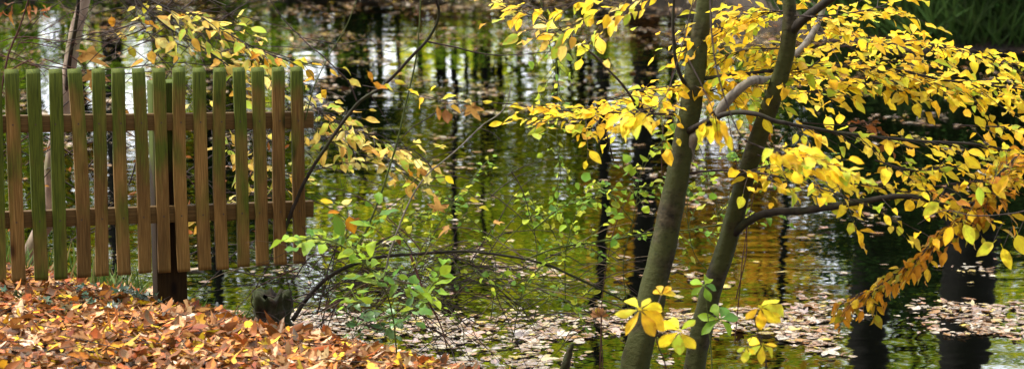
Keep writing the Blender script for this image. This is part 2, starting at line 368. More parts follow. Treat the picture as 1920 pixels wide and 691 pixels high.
pb = N(nt, 'ShaderNodeBsdfPrincipled'); pb.inputs['Base Color'].default_value = (.0006, .0008, .0004, 1); pb.inputs['Roughness'].default_value = .0; pb.inputs['IOR'].default_value = 1.85
L(nt, bp.outputs[0], pb.inputs['Normal']); L(nt, pb.outputs[0], out.inputs[0])

# ---------------------------------------------------------------- terrain
SH = np.array([(-60, 24), (-20, 17), (-8, 15.3), (-4, 14.3), (-2.6, 13.55), (-1.75, 12.75), (-1.25, 12.25), (-.85, 11.9), (-.4, 11.55), (0.0, 11.2), (.5, 10.95), (2, 10.7), (6, 10.5), (20, 9), (60, 2)])
FAR = np.array([(-60, 30), (-12, 32), (-4, 32.5), (0, 32.5), (2.4, 31), (3.2, 26.2), (4.2, 24.9), (8, 24.6), (14, 24), (60, 20)])
def near_y(x): return np.interp(x, SH[:, 0], SH[:, 1])
def far_y(x): return np.interp(x, FAR[:, 0], FAR[:, 1])
def ground_z(x, y):
    x = np.asarray(x, float); y = np.asarray(y, float)
    sl = np.gradient  # (unused)
    s = (near_y(x) - y) * .8
    bank = np.interp(s, [-1.5, -.3, 0, .25, .6, 1.1, 2.0, 4, 9, 30, 300], [-.7, -.2, 0, .18, .34, .46, .62, .8, 1.5, 2.2, 4])
    right = np.clip((x + .3) / 1.5, 0, 1); low = np.interp(s, [-1.5, -.3, 0, .6, 1.1, 2, 4, 9, 30, 300], [-.7, -.2, 0, .18, .28, .45, .75, 1.5, 2.2, 4])
    a = bank * (1 - right) + low * right
    f = y - far_y(x)
    b = np.interp(f, [-1.5, -.3, 0, .5, 2, 8, 40, 300], [-.7, -.15, 0, .35, .7, 1.2, 2.5, 8])
    z = np.maximum(a, b)
    return z
def axis(lo, hi, a, b, step):
    core = np.arange(a, b + step / 2, step); l = a - np.geomspace(step * 2, a - lo, 22)[::-1]; r = b + np.geomspace(step * 2, hi - b, 22)
    return np.concatenate([l, core, r])
gx = axis(-400, 400, -7, 7, .14); gy = axis(-300, 500, 5, 34, .14)
X, Y = np.meshgrid(gx, gy, indexing='ij'); Z = ground_z(X, Y)
fn = np.array([mnoise.noise(Vector((x * 1.7, y * 1.7, 0))) * .035 + mnoise.noise(Vector((x * .35, y * .35, 5))) * .05 for x, y in zip(X.ravel(), Y.ravel())]).reshape(X.shape)
Z = Z + fn * np.clip(np.abs(Z) * 4, 0, 1)
a, b = X.shape; i, j = np.meshgrid(np.arange(a - 1), np.arange(b - 1), indexing='ij')
mb = MB(); mb.add(np.stack([X, Y, Z], -1).reshape(-1, 3), np.stack([i * b + j, (i + 1) * b + j, (i + 1) * b + j + 1, i * b + j + 1], -1).reshape(-1, 4))
tag(mb.build('ground', M['earth']), kind='structure')
mb = MB(); mb.add([(-90, 0, 0), (90, 0, 0), (90, 60, 0), (-90, 60, 0)], [[0, 1, 2, 3]])
tag(mb.build('pond_water', M['water']), kind='structure')

def gz(x, y): return float(ground_z(x, y)) + (mnoise.noise(Vector((x * 1.7, y * 1.7, 0))) * .035 + mnoise.noise(Vector((x * .35, y * .35, 5))) * .05) * min(1, abs(float(ground_z(x, y))) * 4)

# ---------------------------------------------------------------- fallen leaves on the bank
def scatter_ground(n, x0, x1, y0, y1, accept, size, lift, tilt):
    out = []
    while len(out) < n:
        x = rng.uniform(x0, x1); y = rng.uniform(y0, y1)
        if accept(x, y): out.append((x, y))
    return np.array(out)
def lay(Lv, pts, size, lift, tilt):
    n = len(pts); z = np.array([gz(x, y) for x, y in pts])
    d = rng.normal(0, 1, (n, 3)); d[:, 2] *= .17
    nn = np.array([0, 0, 1.0]) + rng.normal(0, tilt, (n, 3))
    # normal from ground slope roughly
    nn[:, 0] += np.array([(gz(x - .1, y) - gz(x + .1, y)) / .2 for x, y in pts]); nn[:, 1] += np.array([(gz(x, y - .1) - gz(x, y + .1)) / .2 for x, y in pts])
    p = np.column_stack([pts, z + .012 + rng.uniform(0, lift, n)])
    Lv.put_many(p, d, nn * rng.choice([1, -1], n, p=[.7, .3])[:, None], rng.normal(size, size * .22, n).clip(.03), rng.normal(.35, .5, n))
on_bank = lambda x, y: y < near_y(x) - .03
mb = MB(); A = Leaves('beech', 5); Bv = Leaves('round', 5); Cv = Leaves('maple'); Dv = Leaves('long', 5)
core = scatter_ground(15500, -3.3, .8, 9.0, 14.0, on_bank, 0, 0, 0); wide = scatter_ground(9000, -9, 9, 4, 16, on_bank, 0, 0, 0)
lay(A, core[:4400], .066, .03, .3); lay(Bv, core[4400:11500], .062, .03, .34); lay(Dv, core[11500:14600], .085, .035, .35); lay(A, wide[:6000], .088, .03, .4); lay(Bv, wide[6000:], .08, .03, .4)
lay(Cv, core[15000:], .055, .04, .4); lay(A, core[14600:15000], .085, .045, .6)
for q in (A, Bv, Dv): q.into(mb, 0, .72)
Cv.into(mb, 1, .7)
for x_, y_ in scatter_ground(160, -3, .6, 9.2, 13.2, on_bank, 0, 0, 0):
    a_ = rng.uniform(0, 6.28); l_ = rng.uniform(.05, .16); z_ = gz(x_, y_) + .05; q_ = np.array([[x_ + math.cos(a_) * l_ * t, y_ + math.sin(a_) * l_ * t, z_ + .02 * t + rng.normal(0, .004)] for t in (-1, -.4, .3, 1)]); mb.tube(q_, [.0022, .0025, .002, .001], 5, cap=False, mi=2)
tag(mb.build('fallen_leaves', [M['fallen'], M['fallen_maple'], M['twig']]), 'thick litter of orange, tan and brown leaves covering the bank below the fence', 'leaves', kind='stuff')

# ---------------------------------------------------------------- floating leaves on the water
def dens(x, y):
    dep = math.atan2(CH, y); py = 345.5 + math.tan(dep - PITCH) * FPX; px = 960 + x / y * FPX * .985
    n = mnoise.noise(Vector((x * .9, y * .6, 1.3))); n2 = mnoise.noise(Vector((x * 2.6, y * 1.6, 7.3))); n3 = mnoise.noise(Vector((x * 6, y * 4, 2.2)))
    d = 0
    # raft near the bank, thinning to the right
    e0 = 583 + 14 * n2 + (-8 if px > 1250 else 0) - (px > 1500) * 12
    lo = 700 if px < 1100 else 646 - (px - 1100) * .035
    if 500 < px and e0 < py < lo + 26 * n2:
        d = .8 + .5 * n2 - max(0, (px - 1180) / 1500) + .35 * n; d *= min(1, (py - e0) / 22 + .15)
        if px > 1480: d = .34 + 1.1 * n2
        if 1000 < px < 1420 and py > 640: d = .25 + .9 * n2
    elif py >= 640: d = max(0, n2 * .8 - .18)
    # drifts across the pond
    elif py < 95: d = (.40 if px < 560 else .55) + .9 * n + .9 * n2 - .2 - (95 - py) * .001
    elif py < 270: d = max(0, (.05 + (.16 if px < 1000 else .0)) * (1 - (py - 95) / 200) + 1.4 * n2 + .5 * n - .18)
    else: d = max(0, 1.1 * n2 + .4 * n - .24) * .9 + .008
    if px > 1500 and py > 150 and py < 500: d *= .5
    return d * (.75 + .8 * n3)
Fl = Leaves('beech', 4, stalk=False); Fr = Leaves('round', 4, stalk=False); Fm = Leaves('maple'); Fs = Leaves('long', 4)
cnt = 0
def ok_water(x, y): return near_y(x) - .05 < y < far_y(x) + .1
pts = []
for reg, tries in (((-2.2, 4.2, 10.6, 14.6), 38000), ((-4.5, 4.5, 14.6, 21), 24000), ((-6, 6, 21, 33), 44000), ((-16, 16, 11, 34), 9000)):
    for _ in range(tries):
        x = rng.uniform(reg[0], reg[1]); y = rng.uniform(reg[2], reg[3])
        if ok_water(x, y) and rng.random() < dens(x, y): pts.append((x, y))
pts = np.array(pts); n = len(pts)
near = pts[:, 1] < 15
d = rng.normal(0, 1, (n, 3)); d[:, 2] *= .02
nn = UP + rng.normal(0, .02, (n, 3)); nn[near] += rng.normal(0, .05, (near.sum(), 3)); up_ = rng.random(n) < .07; nn[up_] += rng.normal(0, .3, (up_.sum(), 3))
z = rng.uniform(.004, .012, n); k = rng.integers(0, 10, n); sz = np.where(rng.random(n) < .5, rng.uniform(.02, .05, n), rng.normal(.066, .018, n).clip(.04))
cu = rng.normal(-.05, .1, n)
for Lv, sel in ((Fl, k < 4), (Fr, (k >= 4) & (k < 7)), (Fs, (k >= 7) & (k < 9)), (Fm, k == 9)):
    Lv.put_many(np.column_stack([pts, z])[sel], d[sel], nn[sel], sz[sel], cu[sel])
mb = MB()
for q in (Fl, Fr, Fs): q.into(mb, 0, .22)
Fm.into(mb, 0, .3)
tag(mb.build('floating_leaves', [M['floating']]), 'rafts of pale brown and orange leaves drifting on the dark pond', 'leaves', kind='stuff')

# ---------------------------------------------------------------- fence
FA = (-60, 11.32); FB = (600, 11.93)
def fY(px): return FA[1] + (px - FA[0]) / (FB[0] - FA[0]) * (FB[1] - FA[1])
pA = P(0, 300, fY(0)); pB = P(592, 300, fY(592)); ev = pB - pA; yaw = math.atan2(ev[1], ev[0])
E = np.array([math.cos(yaw), math.sin(yaw), 0]); Nn = np.array([math.sin(yaw), -math.cos(yaw), 0])  # Nn points to the viewer
fence = thing('picket_fence', P(308, 520, fY(308)) , 'weathered wooden picket fence with green algae, ending at the water', 'fence')
pk = [(-34, 530, .6), (2, 528, .75), (36, 526, .3), (77, 524, 1.0), (116, 522, .95), (155, 519, .3), (194, 516, .42), (233, 514, .45), (271, 511, .33), (308, 510, .35), (345, 508, .22), (383, 505, .35), (419, 504, .22), (456, 499, .6), (491, 497, .4), (527, 495, .15), (562, 493, .42)]
def picket(px, bot, moss, w, top, back=0.0, length=None):
    Yd = fY(px) + back
    b = P(px, bot, Yd); t = P(px, top, Yd); h = t[2] - b[2]
    mb = MB(); hw = w / 2; th = .024; c = .0025
    # rounded-edge board: octagon section, sloping top
    sec = [(-hw + c, -th / 2), (hw - c, -th / 2), (hw, -th / 2 + c), (hw, th / 2 - c), (hw - c, th / 2), (-hw + c, th / 2), (-hw, th / 2 - c), (-hw, -th / 2 + c)]
    V = []
    lev = [0, .02] + list(np.linspace(.1, .9, 7) * h) + [h]
    lean = rng.normal(0, .006); bow = rng.normal(0, .004)
    for zz in lev:
        for (u, v) in sec:
            zt = zz + ((v + th / 2) / th * .020 if zz == h else 0)
            V.append((u + lean * (zz / h - .5) + bow * math.sin(zz / h * 3.1), v, zt))
    k = 8; n = len(lev)
    i, j = np.meshgrid(np.arange(n - 1), np.arange(k), indexing='ij')
    q = np.stack([i * k + j, i * k + (j + 1) % k, (i + 1) * k + (j + 1) % k, (i + 1) * k + j], -1).reshape(-1, 4)
    mb.add(V, q)
    cap = np.array([[0, 1, 2, 7], [7, 2, 3, 6], [6, 3, 4, 5]]); mb.f.append(cap + (n - 1) * k); mb.f.append(cap[:, ::-1]); mb.uv += [np.zeros((12, 2))] * 2; mb.mi += [np.zeros(3, int)] * 2
    # nails
    zr = []
    if back == 0:
        for ry in (234 - px * .015, 417 - px * .04):
            zc = P(px, ry, Yd)[2] - b[2]; du = .0 + rng.normal(0, .004)
            ring = [(du + .0046 * math.cos(a), -th / 2 - .0012, zc + .0046 * math.sin(a)) for a in np.arange(8) / 8 * 2 * math.pi]
            mb.add(ring, [[0, 1, 2, 3], [0, 3, 4, 7], [4, 5, 6, 7]], mi=1)
    o = mb.build('picket', [M['picket'], M['nail']], smooth=False)
    o.parent = fence; o.location = Vector(b - np.array(fence.location)); o.rotation_euler = (0, 0, yaw)
    o['moss'] = moss; return o
for px, bot, moss in pk:
    wpx = 24.5 - px * .004 + rng.uniform(-.9, .9)
    picket(px, bot, moss, wpx / FPX * fY(px) / math.cos(yaw) * .985, 138.5 - px * .009)
RL = .075
def rail(y0, y1, hh, name='rail'):
    a = P(-90, y0, fY(-90)) - Nn * .036; b = P(590, y1, fY(590)) - Nn * .036
    d = unit(b - a); mb = MB(); up = np.cross(d, Nn); up = up if up[2] > 0 else -up
    Rm = np.column_stack([d, -Nn, up]); Ln = np.linalg.norm(b - a)
    mb.box((0, 0, 0), (Ln / 2, .021, hh / 2))
    o = mb.build('rail', M['rail'], smooth=False); o.parent = fence
    from mathutils import Matrix
    o.matrix_local = Matrix(np.vstack([np.column_stack([Rm, (a + b) / 2 - np.array(fence.location)]), [0, 0, 0, 1]]).tolist())
    bv = o.modifiers.new('b', 'BEVEL'); bv.width = .003; bv.segments = 2
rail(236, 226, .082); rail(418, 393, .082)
# post: square, standing behind the rails, foot in the leaves
Yp = fY(320) + .125; pb_ = P(320, 590, Yp); pt = P(320, 152, Yp)
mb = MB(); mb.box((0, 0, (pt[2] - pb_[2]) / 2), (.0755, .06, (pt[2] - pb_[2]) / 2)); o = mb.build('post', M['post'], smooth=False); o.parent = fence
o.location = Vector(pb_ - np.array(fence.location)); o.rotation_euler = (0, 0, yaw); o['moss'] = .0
bv = o.modifiers.new('b', 'BEVEL'); bv.width = .005; bv.segments = 2
mb = MB(); sc_ = P(325, 405, Yp - .102)
q = [sc_ + E * .0055 * math.cos(a) + UP * .0055 * math.sin(a) for a in np.arange(8) / 8 * 2 * math.pi]
mb.add(q, [[0, 1, 2, 3], [0, 3, 4, 7], [4, 5, 6, 7]]); mb.build('screw', M['screw'], fence, smooth=False)

# ---------------------------------------------------------------- plants toolkit
class Plant:
    def __init__(s, name, origin, label, cat, group=None):
        s.o = thing(name, origin, label, cat, group); s.tlist = []; s.lv = {}
    def stem(s, path, r0, r1, m, name='branch', rough=.04, k=8, power=1.0, th=0):
        n = len(path); r = r0 + (r1 - r0) * np.linspace(0, 1, n) ** power
        mb = MB().tube(path, r, k, rough=rough)
        if th: thorns(mb, path, th, 0)
        mb.build(name, m, s.o); return path
    def leafset(s, mk, kind='beech', st=6):
        if (mk, kind) not in s.lv: s.lv[(mk, kind)] = Leaves(kind, st)
        return s.lv[(mk, kind)]
    def twig(s, path, r0, r1): s.tlist.append((path, r0, r1))
    def spray(s, path, n, tlen=(.12, .3), gap=.045, size=.08, mk='yellow', kind='beech', t0=.05, t1=1.0, droop=.25, tilt=.35, dens=1.0, hang=.0, side=1.0, flat=1.0, r=.0022):
        Lv = s.leafset(mk, kind)
        for i in range(n):
            t = t0 + (t1 - t0) * (i + rng.uniform(0, 1)) / n
            p, T = at(path, t)
            sd = np.cross(T, UP); sd = unit(sd) if np.linalg.norm(sd) > .25 else unit(np.array([rng.normal(), rng.normal() * .6, 0]))
            sgn = 1 if rng.random() < .5 else -1
            dr = unit(T * rng.uniform(.4, 1.1) + sd * sgn * rng.uniform(.2, 1.1) * side + UP * rng.normal(.02, .22) * flat)
            ln = rng.uniform(*tlen); m = max(2, int(ln / gap)); pts = [p]
            for j in range(m):
                dr = unit(dr + np.array([rng.normal(0, .1), rng.normal(0, .1), rng.normal(-droop * .22, .07)])); pts.append(pts[-1] + dr * ln / m)
            pts = np.array(pts); s.twig(pts, r, r * .4)
            for j in range(1, m + 1):
                if rng.random() > dens: continue
                td = unit(pts[j] - pts[j - 1]); lat = np.cross(td, UP); lat = unit(lat) if np.linalg.norm(lat) > .1 else np.array([1.0, 0, 0])
                sg = 1 if j % 2 else -1
                ld = unit(td * (.55 if j < m else 1.3) + lat * sg * (.85 if j < m else .1) - UP * (rng.uniform(-.1, .45) * (.4 + droop * .8) + hang * .8) + rng.normal(0, .15, 3))
                nr = UP + rng.normal(0, tilt, 3) + np.array([0, -.25, 0])
                if hang > .5: nr = np.array([rng.normal(0, .6), -1, rng.normal(.3, .4)])
                Lv.put(pts[j] + ld * size * .18, ld, nr, size * rng.uniform(.5, 1.25))
    def finish(s, twig_mat='twig', leafname='leaves'):
        ln = lambda q: np.linalg.norm(np.diff(q, axis=0), axis=1).sum()
        tl = sorted(s.tlist, key=lambda t: -ln(t[0])); keep = max(0, 90 - len(s.o.children)); small = tl[keep:]
        for q, a, b in tl[:keep]: MB().tube(q, np.linspace(a, b, len(q)), 5, cap=False).build('twig', M[twig_mat], s.o)
        if small:
            mb = MB()
            for q, a, b in small: mb.tube(q, np.linspace(a, b, len(q)), 5, cap=False)
            mb.build('twigs', M[twig_mat], s.o)['kind'] = 'stuff'
        for (mk, kind), Lv in s.lv.items():
            if Lv.p: Lv.into(MB()).build(leafname, M[mk], s.o)
        return s.o

# ---------------------------------------------------------------- sapling A (thick, left of the pair)
YA = 11.35
fa = P(1185, 760, 11.2); fa[2] = gz(fa[0], fa[1]) - .05
A_ = Plant('young_tree', (fa[0], fa[1], fa[2]), 'thicker of two leaning young trees, dark trunk with pale grey side limb and yellow leaves', 'tree')
trA = smooth_path([fa, P(1192, 691, 11.2), P(1222, 560, 11.22), P(1256, 400, 11.28), P(1283, 260, 11.33), P(1308, 100, 11.4), P(1322, 0, 11.45), P(1334, -140, 11.5), P(1340, -330, 11.6), P(1325, -700, 11.7)], 8)
trA = wiggle(trA, .006)
rA = np.interp(np.linspace(0, 1, len(trA)), [0, .11, .33, .55, .67, 1], [.09, .071, .06, .048, .038, .016])
MB().tube(trA, rA * .97, 24, rough=.012, cap=False, flute=.055).build('trunk', M['bark'], A_.o)
b1 = A_.stem(pix([(1288, 300, 11.33), (1300, 262, 11.3), (1330, 235, 11.2), (1362, 190, 11.15), (1405, 152, 11.1), (1450, 148, 11.2), (1490, 105, 11.3), (1525, 62, 11.4), (1545, 10, 11.5), (1570, -80, 11.6)], 5, .006), .029, .012, M['greybark'], 'branch')
b2 = A_.stem(pix([(1292, 245, 11.3), (1325, 228, 11.15), (1370, 212, 11.0), (1418, 214, 10.9), (1460, 228, 10.9), (1530, 242, 10.95), (1620, 255, 11.0), (1720, 264, 11.1), (1820, 270, 11.2), (1900, 283, 11.3), (1990, 300, 11.4)], 5, .006), .018, .004, M['darkbark'], 'branch', power=.6)
b3 = A_.stem(pix([(1290, 170, 11.36), (1268, 120, 11.3), (1262, 60, 11.3), (1264, 0, 11.3), (1262, -60, 11.3)], 5, .004), .010, .005, M['darkbark'], 'branch')
b4 = A_.stem(pix([(1300, 150, 11.4), (1380, 140, 11.3), (1460, 132, 11.3), (1560, 124, 11.4), (1660, 128, 11.5), (1760, 148, 11.5), (1850, 160, 11.6), (1960, 172, 11.7)], 5, .006), .010, .004, M['darkbark'], 'branch')
b5 = A_.stem(pix([(1240, 420, 11.3), (1220, 240, 11.1), (1190, 190, 11.0), (1150, 140, 10.9), (1110, 100, 10.9), (1060, 62, 10.8), (1000, 30, 10.8), (930, 10, 10.8)], 5, .006)[10:], .006, .002, M['twig'], 'branch')
b6 = A_.stem(pix([(1268, 215, 11.3), (1190, 212, 11.1), (1120, 210, 11.0), (1040, 206, 11.0), (960, 195, 11.0)], 5, .006), .006, .002, M['twig'], 'branch')
A_.spray(b4, 62, (.15, .42), .045, .077, t0=.04, droop=.25)
A_.spray(b2, 46, (.1, .34), .06, .08, t0=.42, droop=.6, dens=.8)
A_.spray(b3, 8, (.12, .3), .05, .076, t0=.3, dens=.7)
A_.spray(b5, 12, (.1, .25), .06, .082, mk='pale', t0=.45, droop=.5, dens=.6)
A_.spray(b6, 20, (.12, .28), .045, .076, t0=.0, t1=.75, droop=.5)
A_.spray(b1, 26, (.2, .45), .05, .077, t0=.55, droop=.2)
# dense yellow tiers
for pts, nn_ in (([(1130, 190, 11.2), (1200, 170, 11.3), (1290, 160, 11.4), (1380, 170, 11.5)], 30), ([(1330, 170, 11.6), (1420, 150, 11.8), (1530, 150, 11.9)], 24),
                 ([(1480, 178, 11.6), (1600, 160, 11.6), (1720, 150, 11.6), (1840, 176, 11.7), (1940, 190, 11.8)], 52), ([(1560, 90, 11.7), (1680, 78, 11.8), (1800, 96, 11.9), (1940, 132, 12)], 42),
                 ([(1150, 300, 11.2), (1130, 235, 11.0), (1090, 225, 10.9), (1000, 232, 10.8)], 9)):
    pth = pix(pts, 6); A_.twig(pth, .004, .0015); A_.spray(pth, nn_, (.1, .32), .045, .075, droop=.35)
A_.finish(leafname='leaves')

# ---------------------------------------------------------------- sapling B (slimmer, forked)
fb = P(1290, 760, 11.4); fb[2] = gz(fb[0], fb[1]) - .05
B_ = Plant('young_tree', (fb[0], fb[1], fb[2]), 'slimmer of two leaning young trees, forking near the top, with golden drooping branches', 'tree')
trB = wiggle(smooth_path([fb, P(1302, 691, 11.4), P(1330, 560, 11.4), P(1365, 450, 11.38), P(1400, 320, 11.3), P(1440, 205, 11.2), P(1470, 120, 11.15), P(1482, 50, 11.1), P(1478, -20, 11.1), P(1470, -150, 11.1), P(1455, -500, 11.1)], 8), .006)
rB = np.interp(np.linspace(0, 1, len(trB)), [0, .1, .3, .5, .7, 1], [.066, .055, .047, .043, .036, .015])
MB().tube(trB, rB * .97, 24, rough=.012, cap=False, flute=.05).build('trunk', M['bark'], B_.o)
B_.stem(pix([(1484, 60, 11.1), (1500, 42, 11.05), (1535, 15, 11.0), (1570, -10, 10.95), (1640, -60, 10.9)], 5), .024, .016, M['darkbark'], 'branch')
c1 = B_.stem(pix([(1378, 436, 11.35), (1400, 415, 11.3), (1440, 400, 11.2), (1500, 394, 11.1), (1560, 388, 11.0), (1620, 376, 10.95), (1680, 368, 10.9), (1730, 372, 10.9), (1790, 388, 10.95), (1840, 372, 11.0), (1872, 330, 11.0), (1900, 300, 11.0)], 5, .006), .022, .006, M['darkbark'], 'branch')
c2 = B_.stem(pix([(1290, 325, 11.3), (1350, 320, 11.2), (1420, 322, 11.1), (1500, 340, 11.0), (1560, 360, 10.9), (1640, 390, 10.9), (1720, 432, 10.9)], 5, .006), .006, .002, M['twig'], 'branch')
c3 = B_.stem(pix([(1880, 320, 11.0), (1850, 372, 11.0), (1810, 410, 11.0), (1760, 445, 11.0), (1710, 490, 11.05), (1660, 528, 11.1), (1600, 556, 11.1)], 5, .006), .006, .002, M['twig'], 'branch')
B_.spray(c3, 74, (.06, .2), .035, .068, mk='orange', t0=.02, droop=.9, hang=.35, side=.8)
B_.spray(c1, 18, (.1, .24), .05, .08, mk='yellow', t0=.3, droop=.6)
B_.spray(c1, 26, (.1, .26), .04, .075, mk='orange', t0=.72, droop=.6)
B_.spray(c2, 14, (.1, .22), .06, .078, t0=.2, droop=.5)
for pts, nn_, mk in (([(1478, 20, 11.1), (1430, 25, 11.2), (1380, 40, 11.4), (1330, 75, 11.6)], 44, 'yellow'), ([(1478, 90, 11.2), (1400, 95, 11.4), (1340, 110, 11.5)], 30, 'yellow'), ([(1490, 30, 11), (1560, 28, 11.0), (1640, 15, 11.1), (1700, -10, 11.1)], 24, 'yellow'),
                     ([(1640, 300, 11), (1720, 320, 11), (1800, 310, 11.1), (1940, 330, 11.2)], 26, 'yellow'), ([(1800, 235, 11.3), (1940, 240, 11.4)], 8, 'yellow'), ([(1700, 360, 11), (1780, 345, 11), (1860, 335, 11)], 9, 'orange'),
                     ([(1420, 290, 11), (1520, 330, 11), (1640, 350, 11), (1760, 372, 11)], 22, 'yellow'), ([(1380, 330, 11.2), (1440, 310, 11.2), (1500, 300, 11.2)], 10, 'yellow'), ([(1500, 230, 11.4), (1590, 235, 11.4), (1640, 225, 11.4)], 5, 'brown')):
    pth = pix(pts, 6); B_.twig(pth, .004, .0015); B_.spray(pth, nn_, (.1, .32), .045, .072, mk=mk, droop=.45)
B_.finish()

# ---------------------------------------------------------------- near, blurred yellow spray in front of the trunks
F_ = Plant('overhanging_branch', P(1330, -80, 9.4), 'nearest out of focus yellow leaves hanging in front of the forked trunk', 'branch')
for pts, nn_ in (([(1330, -80, 9.4), (1340, 110, 9.2), (1380, 238, 9.1), (1420, 272, 9.1), (1490, 292, 9.1), (1570, 318, 9.2)], 20),):
    pth = pix(pts, 7); F_.twig(pth, .004, .0015); F_.spray(pth, nn_ + 10, (.07, .15), .045, .08, droop=.4, hang=.1, t0=.58)
for q in ([(1310, -40, 9.4), (1270, 120, 9.3), (1240, 190, 9.2), (1200, 205, 9.2)], [(1290, 110, 9.3), (1330, 190, 9.2), (1340, 215, 9.2)]):
    pth = pix(q, 6); F_.twig(pth, .003, .0012); F_.spray(pth, 7, (.06, .12), .05, .09, droop=.9, hang=.5, t0=.72)
F_.finish()
G_ = Plant('overhanging_branch', P(1960, 360, 10.2), 'bare looking twig with large single golden leaves at the right edge of the pond view', 'branch')
g1 = pix([(1980, 380, 10.2), (1900, 400, 10.3), (1830, 405, 10.4), (1770, 395, 10.5), (1720, 420, 10.6)], 6); G_.stem(g1, .004, .0015, M['twig'], 'branch')
for (px, py, dx, dz, s_) in ((1808, 420, .35, -.9, .10), (1862, 455, -.7, -.6, .095), (1880, 465, .4, -1, .105), (1785, 425, -.4, -.9, .09), (1890, 330, -.4, -.5, .1), (1860, 345, .5, -.4, .09), (1760, 380, -.6, -.4, .09), (1908, 440, .3, -.9, .10), (1835, 350, .1, -1, .085)):
    p = P(px, py, 10.2); G_.leafset('yellow', 'beech', 8).put(p, np.array([dx, -.15, dz]), np.array([rng.normal(0, .3), -1, .35]), s_, .15)
    a0 = P(px + 20, py - 40, 10.25); G_.twig(np.array([a0, (a0 + p) / 2 + [0, 0, .01], p]), .0016, .001)
G_.finish()

# ---------------------------------------------------------------- yellow leaves above, top centre
H_ = Plant('overhanging_branch', P(1100, -60, 10.6), 'pale yellow leaf spray hanging from above at the top centre', 'branch')
for pts, nn_, mk in (([(1240, -50, 10.6), (1180, 10, 10.6), (1100, 40, 10.6), (1010, 60, 10.6)], 9, 'pale'), ([(1150, -40, 10.4), (1090, 0, 10.4), (1030, 14, 10.4), (980, 10, 10.4)], 12, 'yellow'), ([(1260, -40, 10.3), (1200, 0, 10.3), (1130, 12, 10.3)], 10, 'yellow'), ([(1180, 20, 11), (1120, 60, 11), (1060, 70, 11)], 6, 'yellow')):
    pth = pix(pts, 6); H_.twig(pth, .003, .0012); H_.spray(pth, nn_, (.08, .18), .055, .078, mk=mk, droop=.5, hang=.2, tilt=.5)
H_.finish()

# ---------------------------------------------------------------- thin hanging green climber, x~1040
K_ = Plant('climbing_vine', P(1015, -40, 11.6), 'thin green vine hanging straight down with tiny green leaves', 'vine')
k1 = pix([(1005, -40, 11.6), (1022, 40, 11.6), (1036, 110, 11.6), (1050, 180, 11.6), (1045, 260, 11.6), (1052, 330, 11.6), (1040, 400, 11.6)], 7, .006)
K_.stem(k1, .0028, .0015, M['greenstem'], 'stem', k=6); K_.spray(k1, 34, (.05, .16), .03, .038, mk='lime', kind='round', t0=.2, droop=.4, tilt=.6, dens=.8)
K_.finish('greenstem')

# ---------------------------------------------------------------- rose / bramble stems
def tangle(pl, n, box, Y, ln, mk, r=(.0012, .003), sag=.5):
    n = int(n * 1.25); r = (r[0] * 1.25, r[1] * 1.45)
    mb = MB(); left = max(0, 90 - len(pl.o.children))
    for i_ in range(n):
        px = rng.uniform(box[0], box[1]); py = rng.uniform(box[2], box[3]); p = P(px, py, rng.uniform(*Y))
        a = rng.uniform(-.9, .9) + (math.pi if rng.random() < .5 else 0); dr = unit(np.array([math.cos(a), rng.normal(0, .35), math.sin(a) + .25]))
        l = rng.uniform(*ln); m = 9; q = [p]
        for j in range(m): dr = unit(dr + np.array([rng.normal(0, .13), rng.normal(0, .1), -sag * .17 + rng.normal(0, .1)])); q.append(q[-1] + dr * l / m)
        q = np.array(q); q[:, 2] = np.maximum(q[:, 2], .01); r0 = rng.uniform(*r)
        if i_ < left: MB().tube(q, np.linspace(r0, r0 * .4, m + 1), 5, cap=False).build('twig', M[mk], pl.o)
        else: mb.tube(q, np.linspace(r0, r0 * .4, m + 1), 5, cap=False)
    if mb.v: mb.build('twigs', M[mk], pl.o)['kind'] = 'stuff'

def thorns(mb, path, n, r):
    for i in range(n):
        p, T = at(path, (i + rng.random()) / n); sd = unit(np.cross(T, rng.normal(0, 1, 3)))
        mb.tube(np.array([p, p + sd * .006 + T * .001, p + sd * .012 - T * .003]), [.003, .0018, .0003], 5, cap=False)

Q_ = Plant('wild_rose', P(700, 560, 11.9), 'arching thorny rose stem reaching right across the pond to the trunks', 'shrub')
q0 = P(560, 590, 11.9)
qa = Q_.stem(pix([(548, 600, 11.9), (575, 560, 11.9), (610, 525, 11.85), (650, 500, 11.8), (700, 484, 11.8), (740, 478, 11.75), (800, 474, 11.7), (870, 470, 11.7), (940, 478, 11.65), (1010, 492, 11.6), (1070, 515, 11.6), (1120, 538, 11.6), (1165, 562, 11.6)], 5, .006), .0125, .004, M['darkbark'], 'stem', power=.8, th=60)
qb = Q_.stem(pix([(985, 486, 11.6), (1040, 466, 11.6), (1120, 453, 11.6), (1200, 440, 11.6), (1290, 430, 11.6), (1370, 416, 11.6), (1430, 402, 11.6)], 5, .006), .005, .003, M['greenstem'], 'stem', th=45)
qc = Q_.stem(pix([(770, 478, 11.7), (785, 520, 11.65), (800, 560, 11.6), (825, 605, 11.6), (838, 650, 11.55)], 5, .004), .007, .003, M['redtwig'], 'stem')
qd = Q_.stem(pix([(1000, 430, 11.5), (1060, 385, 11.5), (1130, 362, 11.5), (1220, 350, 11.5), (1300, 352, 11.5)], 5, .006), .003, .0015, M['greenstem'], 'stem')
qe = Q_.stem(pix([(800, 525, 11.8), (860, 530, 11.8), (930, 532, 11.8), (1020, 540, 11.7), (1110, 552, 11.7)], 5, .006), .003, .0015, M['greenstem'], 'stem')
Q_.spray(qb, 22, (.08, .2), .035, .042, mk='lime', kind='round', droop=.4, tilt=.6, dens=.8)
Q_.spray(qd, 26, (.08, .2), .035, .045, mk='green', kind='round', droop=.5, tilt=.6, dens=.8)
Q_.spray(qe, 8, (.06, .14), .035, .042, mk='lime', kind='round', droop=.5, tilt=.6, dens=.7)
Q_.finish('greenstem')

